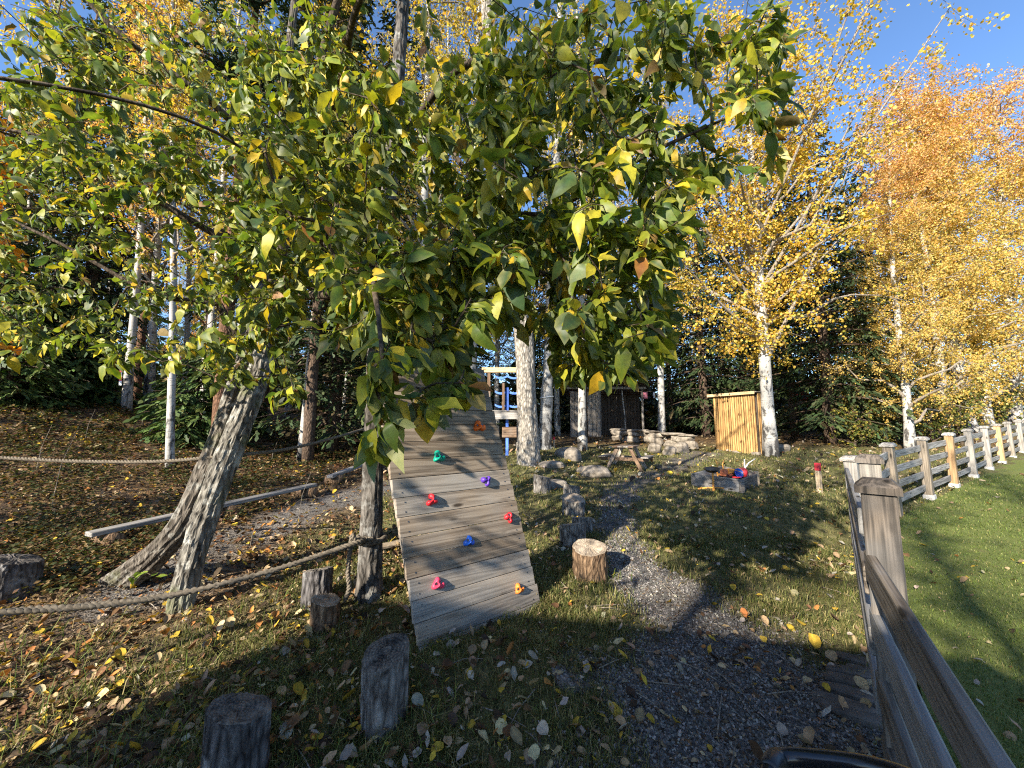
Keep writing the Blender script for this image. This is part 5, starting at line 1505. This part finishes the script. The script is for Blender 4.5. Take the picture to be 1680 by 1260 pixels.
# ------------------------------------------------------------------ wind shelter
def shelter():
    a = on_ground(936, 716); z0 = a[2]; d = a[1]
    t = thing('wind_shelter', 'open wooden wind shelter with a dark board back and a pale grey side wall', 'shelter', tuple(a))
    x = [at(p, 700, d)[0] for p in (936, 986, 1057)]
    H = at(950, 640, d)[2] - z0
    n = 7
    for k in range(n):
        w = (x[1] - x[0]) / n
        mb = MB(); box(mb, (0, 0, 0), (w - .012, .04, H * (1 - .015 * (k % 3))), bevel=.006); mb.build('side_board', M['grey_board'], t, (w * (k + .5), 0 + .004 * (k % 2), H / 2 - .05))
    n = 14; db = d + 1.2
    for k in range(n):
        w = (x[2] - x[1] + .25) / n
        mb = MB(); box(mb, (0, 0, 0), (w - .010, .03, H), bevel=.005); mb.build('back_board', M['dark_board'], t, (x[1] - x[0] + w * (k + .5), 1.2, gz(x[1], db) - z0 + H / 2))
    for px_, dy in ((1.0, 0), (0, 1.2)): pass
    for X_, Y_ in ((x[2] - x[0], .1), (x[1] - x[0], .05)):
        mb = MB(); tube(mb, [(0, 0, -.2), (0, 0, H + .05)], .05, 10, lump=.05); mb.build('corner_post', M['stump_bark'], t, (X_, Y_, 0), smooth_=True)
    for k in range(9):
        mb = MB(); box(mb, (0, 0, 0), (x[2] - x[0] + .7, .19, .03), bevel=.005); o = mb.build('roof_board', M['dark_board'], t, ((x[2] - x[0]) / 2, -.45 + k * .22, H + .30 - k * .055)); o.rotation_euler = (R(-8), 0, 0)
    for k in (0, 1): 
        mb = MB(); box(mb, (0, 0, 0), (x[2] - x[0] + .3, .09, .10), bevel=.006); mb.build('cross_beam', M['grey_board'], t, ((x[2] - x[0]) / 2, .05 + k * 1.2, H + .09 - k * .02))
shelter()
b = on_ground(1027, 716); mb = MB(); tube(mb, [(0, 0, -.1), (-.03, 0, .9), (-.10, .02, 1.8), (-.12, 0, 3.4)], [.035, .03, .025, .01], 8); o = mb.build('pale_pole', M['birch'], None, tuple(b), smooth_=True); tag(o, 'thin pale birch pole in front of the dark back of the wind shelter', 'pole')
# cloths on a line right of the shelter
p0, p1 = at(1040, 642, 15.5), at(1092, 640, 15.5)
mb = MB(); tube(mb, [p0, (p0 + p1) / 2 - [0, 0, .03], p1], .006, 5); o = mb.build('cord_line', M['rope']); tag(o, 'thin line with small cloths right of the wind shelter', 'line')
M['pink_cloth'] = plain_mat('pink cloth', (.62, .22, .27), .9, .1, .1)
for px, w, h, m_, lab in ((1059, .17, .26, 'pink_cloth', 'small pink cloth hanging on the line'), (1073, .08, .24, 'white_paint', 'narrow white cloth on the line next to the pink one'), (1080, .09, .27, 'white_paint', 'white cloth hanging at the right end of the line')):
    q = at(px, 643, 15.5); V = []; Fc = []
    for j in range(5):
        for i in range(4): V.append(((i / 3 - .5) * w, .02 * math.sin(i * 2 + j), -h * j / 4))
    for j in range(4):
        for i in range(3): a_ = j * 4 + i; Fc.append((a_, a_ + 1, a_ + 5, a_ + 4))
    o = MB().add(V, Fc).build('cloth', M[m_], None, tuple(q - [0, .0, .012]), smooth_=True); tag(o, lab, 'cloth', 'cloths on the line')
    so = o.modifiers.new('thickness', 'SOLIDIFY'); so.thickness = .004
# red and white tape between the left birches
for (pa, pb, d, lab) in (((199, 590), (197, 632), 8.4, 'red tape hanging beside the taped birch'), ((293, 566), (296, 596), 9.2, 'red and white tape strip behind the thin bent birch')):
    a_, b_ = at(*pa, d), at(*pb, d); mb = MB()
    for k in range(6):
        f0, f1 = k / 6, (k + 1) / 6
        q0, q1 = a_ + (b_ - a_) * f0, a_ + (b_ - a_) * f1
        w = np.array([.03, 0, 0]); y_ = np.array([0, .004, 0])
        mb.add([q0 - w, q0 + w, q1 + w, q1 - w, q0 - w + y_, q0 + w + y_, q1 + w + y_, q1 - w + y_], [(0, 3, 2, 1), (4, 5, 6, 7), (0, 4, 7, 3), (1, 2, 6, 5)], k % 2)
    o = mb.build('warning_tape', [M['red_paint'], M['white_paint']]); tag(o, lab, 'tape', 'strips of warning tape')

# ------------------------------------------------------------------ black tube at the bottom edge
hp = spline([at(1262, 1330, .62), at(1264, 1262, .66), at(1285, 1243, .68), at(1345, 1246, .66), at(1430, 1258, .62), at(1520, 1290, .56), at(1560, 1340, .5)], 40)
o_ = hp[20].copy(); t = thing('tube_handle', 'black curved tube handle at the bottom edge in front of the gate', 'handle', tuple(o_))
mb = MB(); tube(mb, hp - o_, .0125, 16); mb.build('bar', M['black_metal'], t, smooth_=True)
mb = MB(); tube(mb, hp[6:13] - o_, .0142, 16); mb.build('grip', M['toy_black'], t, smooth_=True)

# ------------------------------------------------------------------ grass, gravel, ground cover, fallen leaves
def in_view(x, y, m=60):
    z = G(x, y); u, v, f = project(np.stack([x, y, z], -1))
    return (f > .3) & (u > -m) & (u < 1680 + m) & (v < 1260 + m * 1.5)
def view_points(N, d0, d1, power=1.0):
    """points spread over the visible ground, thicker close by"""
    out = []
    n = 0
    while n < N:
        y = d0 * (d1 / d0) ** (rng.uniform(0, 1, N) ** power); x = rng.uniform(-1.55, 1.55, N) * (y + .25)
        k = in_view(x, y); out.append(np.stack([x[k], y[k]], 1)); n += k.sum()
    return np.concatenate(out)[:N]
lawn_side = lambda x, y: x > fence_x(y) + .1
def blades(N, d0, d1, dens, h, w, pal, name, bend=.5, lawn_=False):
    q = view_points(int(N * 2.2), d0, d1)
    p = dens(q[:, 0], q[:, 1])
    q = q[rng.uniform(0, 1, len(q)) < p][:N]
    x, y = q[:, 0], q[:, 1]; n = len(x)
    z = G(x, y) + (.010 if lawn_ else -.004)
    hh = h * rng.uniform(.4, 1.25, n) * (1 + .5 * (y > 5)); a = rng.uniform(0, 6.283, n); ww = w * rng.uniform(.7, 1.3, n) * np.clip(y / 2.2, 1, 4)
    tilt = rng.uniform(.1, 1., n) * bend * 1.6; ta = a + rng.normal(0, .6, n)
    sx, sy = np.cos(a + 1.57) * ww / 2, np.sin(a + 1.57) * ww / 2
    dx, dy = np.cos(ta), np.sin(ta)
    V = np.zeros((n, 5, 3)); b = np.stack([x, y, z], 1)
    V[:, 0] = b + np.stack([sx, sy, 0 * x], 1); V[:, 1] = b - np.stack([sx, sy, 0 * x], 1)
    m_ = b + np.stack([dx * hh * tilt * .35, dy * hh * tilt * .35, hh * .6], 1)
    V[:, 2] = m_ - np.stack([sx, sy, 0 * x], 1) * .7; V[:, 3] = m_ + np.stack([sx, sy, 0 * x], 1) * .7
    V[:, 4] = b + np.stack([dx * hh * tilt, dy * hh * tilt, hh * (1 - .28 * tilt)], 1)
    col = pick(pal, n, .25)
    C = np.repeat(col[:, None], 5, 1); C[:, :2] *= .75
    mb = MB(); i = np.arange(n)[:, None] * 5
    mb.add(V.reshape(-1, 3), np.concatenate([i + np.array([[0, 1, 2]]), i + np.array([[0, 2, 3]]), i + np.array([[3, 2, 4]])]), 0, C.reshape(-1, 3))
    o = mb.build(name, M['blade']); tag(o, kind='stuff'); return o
GRASS = [(.105, .125, .034, 3), (.17, .17, .06, 3), (.29, .25, .115, 2.6), (.06, .085, .026, 1.5)]
def gd(x, y):
    c = smooth(-.35, .55, wob(x, y, 3.3, 6.) + .6 * wob(x, y, 7.1, 2.))
    return grass_mask(x, y) * ~lawn_side(x, y) * (.25 + .75 * c)
o = blades(100000, 1.25, 4.5, gd, .056, .0038, GRASS, 'grass', .75); o['label'] = 'short worn grass on the slope'
o = blades(45000, 4.0, 12., gd, .050, .0042, GRASS, 'grass', .75); o['label'] = 'short grass further up the slope'
tuft = [tuple(on_ground(*q)[:2]) for q in ((230, 1120), (130, 1080), (265, 1180), (70, 1010), (420, 985), (690, 1090), (1000, 960), (180, 1240), (60, 1230), (400, 1090), (1395, 980), (1400, 940), (500, 1100), (860, 1020), (700, 1190), (590, 1230), (445, 1040), (30, 1120), (110, 1160), (160, 1050), (300, 1100), (350, 1160), (480, 1150), (540, 1080), (580, 1050), (210, 1200), (40, 1060), (330, 1240))]
def td(x, y):
    p = np.zeros(len(x))
    for a, b in tuft: p = np.maximum(p, np.exp(-((x - a) ** 2 + (y - b) ** 2) / .022))
    return p
o = blades(5200, 1.25, 4.5, td, .12, .0042, [(.10, .14, .03, 3), (.20, .22, .06, 2), (.28, .25, .11, 1)], 'grass', 1.1); o['label'] = 'taller grass tufts beside the rope and the wall'
LAWN = [(.09, .13, .028, 3), (.14, .18, .045, 2), (.26, .25, .10, 1)]
o = blades(52000, 1.5, 9., lambda x, y: lawn_side(x, y) * 1.0, .026, .0036, LAWN, 'lawn_blades', .8, True); o['label'] = 'mown lawn blades right of the fence'

# crushed gravel on the near path
q = view_points(120000, 1.25, 6.0)
q = q[rng.uniform(0, 1, len(q)) < path_mask(q[:, 0], q[:, 1]) ** .7 * ~lawn_side(q[:, 0], q[:, 1])][:22000]
OCT = (np.array([(1, 0, 0), (-1, 0, 0), (0, 1, 0), (0, -1, 0), (0, 0, 1), (0, 0, -1)], float) * .5, np.array([(0, 2, 4), (2, 1, 4), (1, 3, 4), (3, 0, 4), (2, 0, 5), (1, 2, 5), (3, 1, 5), (0, 3, 5)]), np.ones(6))
n = len(q)
V = OCT[0][None] * rng.uniform(.6, 1.3, (n, 6, 1)) * np.array([1, 1, .7])
s = .0155 * rng.uniform(.55, 1.5, n) * np.clip(q[:, 1] / 3, 1, 2)
Fr = frames_from(unit(n), unit(n))
P = np.einsum('nij,nkj->nki', Fr, V * s[:, None, None]) + np.stack([q[:, 0], q[:, 1], G(q[:, 0], q[:, 1]) + .0015], 1)[:, None]
C = np.repeat(pick([(.095, .092, .09, 4), (.17, .163, .155, 3), (.30, .285, .265, 1.4), (.12, .09, .065, .5)], n)[:, None], 6, 1)
M['gravel'] = leaf_mat('gravel chips', .0, .85, .25, veins=False)
mb = MB(); add_scatter(mb, OCT, P, C); o = mb.build('gravel', M['gravel']); tag(o, 'dark crushed gravel of the path', kind='stuff')

# crumbs of bark, soil and broken leaf
q = view_points(42000, 1.25, 5.0)
q = q[(rng.uniform(0, 1, len(q)) < .35 + .65 * (1 - grass_mask(q[:, 0], q[:, 1]))) & ~lawn_side(q[:, 0], q[:, 1])][:16000]
n = len(q); V = OCT[0][None] * rng.uniform(.5, 1.5, (n, 6, 1)) * np.array([1.3, .8, .35]); s = .013 * rng.uniform(.4, 1.7, n)
Fr = frames_from(unit(n, -.3, .3), np.array([0, 0, 1.]) + unit(n) * .6)
P = np.einsum('nij,nkj->nki', Fr, V * s[:, None, None]) + np.stack([q[:, 0], q[:, 1], G(q[:, 0], q[:, 1]) + .003], 1)[:, None]
C = np.repeat(pick([(.07, .048, .03, 4), (.15, .105, .06, 3), (.26, .20, .13, 1.6), (.035, .026, .02, 3)], n)[:, None], 6, 1)
mb = MB(); add_scatter(mb, OCT, P, C); o = mb.build('debris', M['gravel']); tag(o, 'crumbs of bark, soil and broken leaves on the ground', kind='stuff')

# low bilberry cover in the left wood
q = view_points(44000, 3.0, 13.)
dm = smooth(-2.6, -4.2, q[:, 0]) * (1 - lpath_mask(q[:, 0], q[:, 1])) * smooth(-.5, .5, wob(q[:, 0], q[:, 1], 1.9, 7.) + .25)
q = q[rng.uniform(0, 1, len(q)) < dm][:15000]; n = len(q)
pos = np.repeat(np.stack([q[:, 0], q[:, 1], G(q[:, 0], q[:, 1])], 1), 3, 0) + rng.normal(0, .05, (n * 3, 3)) * [1, 1, .5] + [0, 0, .07]
d = unit(n * 3, -.3, .7)
P, C = scatter(DIAMOND, pos, frames_from(d, np.array([0, 0, 1.]) + unit(n * 3) * .6), rng.uniform(.025, .055, n * 3) * np.clip(pos[:, 1] / 5, 1, 2), pick([(.045, .058, .02, 3), (.08, .085, .028, 1.6), (.17, .115, .045, 1.8), (.11, .055, .03, 1.2)], n * 3))
mb = MB(); add_scatter(mb, DIAMOND, P, C); o = mb.build('ground_cover', M['blade']); tag(o, 'low bilberry and moss cover under the trees on the left', kind='stuff')

# fallen leaves
FALL = [('yellow', (.52, .36, .05), 1.5), ('tan', (.36, .26, .155), 4.2), ('brown', (.15, .085, .045), 2.6), ('pale grey', (.42, .38, .31), 2.6), ('orange', (.42, .19, .06), .5), ('dark', (.06, .042, .03), 1.2), ('straw', (.50, .41, .24), 1.6)]
names = [f[0] for f in FALL]; wts = np.array([f[2] for f in FALL]); base_c = np.array([f[1] for f in FALL])
def fall(N, d0, d1, size, dens, power=1.0):
    q = view_points(int(N * 3), d0, d1, power)
    q = q[rng.uniform(0, 1, len(q)) < dens(q[:, 0], q[:, 1])][:N]
    n = len(q)
    left = smooth(-.3, -1.4, q[:, 0])
    w = wts[None] * np.array([1.0, 1, 1, 1, 1, 1, 1]) ; w = np.repeat(w, n, 0)
    w[:, 0] *= 1 + .3 * left; w[:, 3] *= 1 - .85 * left; w[:, 4] *= 1 + 2.4 * left; w[:, 2] *= 1 + 1.4 * left; w[:, 5] *= 1 + 1.2 * left
    cs = np.cumsum(w / w.sum(1)[:, None], 1); ci = (rng.uniform(0, 1, (n, 1)) > cs).sum(1).clip(0, len(FALL) - 1)
    col = base_c[ci] * rng.uniform(.7, 1.2, (n, 1)) * rng.uniform(.93, 1.07, (n, 3))
    sz = size * rng.uniform(.6, 1.25, n)
    nrm = np.array([0, 0, 1.]) + unit(n) * .55 * np.array([1, 1, .2])
    d = unit(n, -.12, .12)
    Fr = frames_from(d, nrm)
    pos = np.stack([q[:, 0], q[:, 1], G(q[:, 0], q[:, 1]) + np.where(lawn_side(q[:, 0], q[:, 1]), .03, .013 + .02 * grass_mask(q[:, 0], q[:, 1]))], 1)
    return pos, Fr, sz, col, ci
dn = lambda x, y: np.where(lawn_side(x, y), .04, .18 + .16 * smooth(2.8, 4.5, y) + .95 * smooth(.4, -2.0, x) * (1 - .5 * lpath_mask(x, y))) * (1 - .45 * path_mask(x, y)) * (.45 + .9 * smooth(-.4, .7, wob(x, y, 2.6, 9.)))
fr = lambda x, y: np.where(lawn_side(x, y), 0.0, smooth(-.6, -.1, x) * smooth(3.0, 2.3, y) * .8)
sets = [fall(2300, 1.25, 4.0, .047, dn), fall(3000, 1.25, 4.5, .022, dn), fall(360, 1.25, 3.2, .047, fr), fall(6000, 3.5, 9., .050, dn), fall(2700, 3.2, 10., .056, lambda x, y: smooth(-1.8, -3.2, x) * (1 - .6 * lpath_mask(x, y))), fall(4200, 7., 16., .085, lambda x, y: np.where(lawn_side(x, y), .03, .35 + .6 * smooth(9, 13, y) + .5 * smooth(0, -3, x)))]
pos, Fr, sz, col, ci = [np.concatenate([s_[i] for s_ in sets]) for i in range(5)]
n = len(pos); rim = col * rng.uniform(.6, 1.1, (n, 1))
rt = leaf_template('round'); wt = leaf_template('willow'); kind = rng.uniform(0, 1, n) < .6
P = np.zeros((n, *rt[0].shape)); C = np.zeros_like(P)
for t_, k in ((rt, kind), (wt, ~kind)):
    P[k], C[k] = scatter(t_, pos[k], Fr[k], sz[k], col[k], rim[k], rng.uniform(-1.1, 1.1, k.sum()), rng.uniform(.7, 1.2, k.sum()))
P = P + rng.normal(0, 1, P.shape) * (sz * .035)[:, None, None]
u, v, f = project(P)
ok = (f > .2).all(1) & (u > 0).all(1) & (u < 1680).all(1) & (v > 0).all(1) & (v < 1260).all(1)
area = (u.max(1) - u.min(1)) * (v.max(1) - v.min(1)) * ok
big = np.argsort(-area)[:300]; bs = set(big.tolist()); rest = np.array([i for i in range(n) if i not in bs])
for tm_, k in ((rt, kind), (wt, ~kind)):
    pass
mb = MB(); add_scatter(mb, rt, P[rest], C[rest]); o = mb.build('leaf_litter', M['dry_leaf'], smooth_=True); tag(o, 'carpet of fallen leaves further back', kind='stuff')
MARKS = [((1440, 1200), 'the thick gate post'), ((1395, 1140), 'the flat stones by the gate'), ((630, 1185), 'the grey ridged stump with the black top'), ((385, 1270), 'the nearest stump at the bottom edge'), ((519, 990), 'the charred stump'),
         ((533, 1030), 'the short split stump'), ((606, 978), 'the slim dark tree'), ((790, 1040), 'the foot of the climbing wall'), ((968, 947), 'the orange brown stump'), ((938, 1112), 'the sunken root stump'), ((1340, 1245), 'the black tube'),
         ((295, 1000), 'the front trunk of the willow'), ((200, 950), 'the mossy foot of the willow'), ((15, 978), 'the blackened stump at the left edge'), ((200, 1130), 'the tall grass tufts at the lower left'),
         ((800, 1180), 'the bare patch below the climbing wall'), ((1150, 1180), 'the middle of the gravel path'), ((1080, 1000), 'the bend of the gravel path'), ((1250, 960), 'the dappled grass before the fence'), ((1600, 1050), 'the lawn edge behind the near rails'), ((640, 1240), 'the bottom edge below the ridged stump'), ((460, 1110), 'the sunlit grass strip on the left'), ((130, 1240), 'the bottom left corner')]
MXY = np.array([on_ground(*m_[0])[:2] for m_ in MARKS])
for i in big:
    o_ = P[i][0]; x, y = o_[0], o_[1]
    o = MB().add(P[i] - o_, rt[1], 0, C[i]).build('fallen_leaf', M['dry_leaf'], None, tuple(o_), smooth_=True)
    dd = np.hypot(MXY[:, 0] - x, MXY[:, 1] - y); k_ = int(np.argmin(dd))
    size_ = 'large' if sz[i] > .066 else 'small' if sz[i] < .05 else ''
    tag(o, ' '.join((f"{size_} {'round' if kind[i] else 'pointed'} {names[ci[i]]} fallen leaf {'beside' if dd[k_] < .3 else 'near'} {MARKS[k_][1]}").split()), 'leaf', f'{names[ci[i]]} leaves fallen on the ground')
# twigs lying about
q = view_points(140, 1.3, 5.0); q = q[~lawn_side(q[:, 0], q[:, 1])]
mb = MB()
for x, y in q:
    a = rng.uniform(0, 6.28); L = rng.uniform(.06, .28); e = np.array([math.cos(a), math.sin(a)]) * L
    tube(mb, [(x, y, gz(x, y) + .012), (x + e[0] * .5, y + e[1] * .5, gz(x + e[0] * .5, y + e[1] * .5) + rng.uniform(.012, .03)), (x + e[0], y + e[1], gz(x + e[0], y + e[1]) + .012)], [.003, .0028, .0015], 5)
o = mb.build('fallen_twigs', M['twig_pale']); tag(o, 'thin dry twigs on the ground', kind='stuff')
# dry grass stalks in the left wood
mb = MB()
for px, py, hpx in ((85, 830, 210), (490, 850, 120), (232, 700, 90), (60, 770, 120), (140, 720, 80), (350, 760, 90), (445, 760, 60), (410, 900, 70)):
    b = on_ground(px, py); h = hpx / F * b[1] * .6
    tube(mb, [b, b + [.05 * h, 0, h * .5], b + [.22 * h, 0, h]], [.004, .003, .0015], 5)
o = mb.build('dry_stalks', M['twig_pale']); tag(o, 'thin dry stalks standing in the leaf litter', kind='stuff')
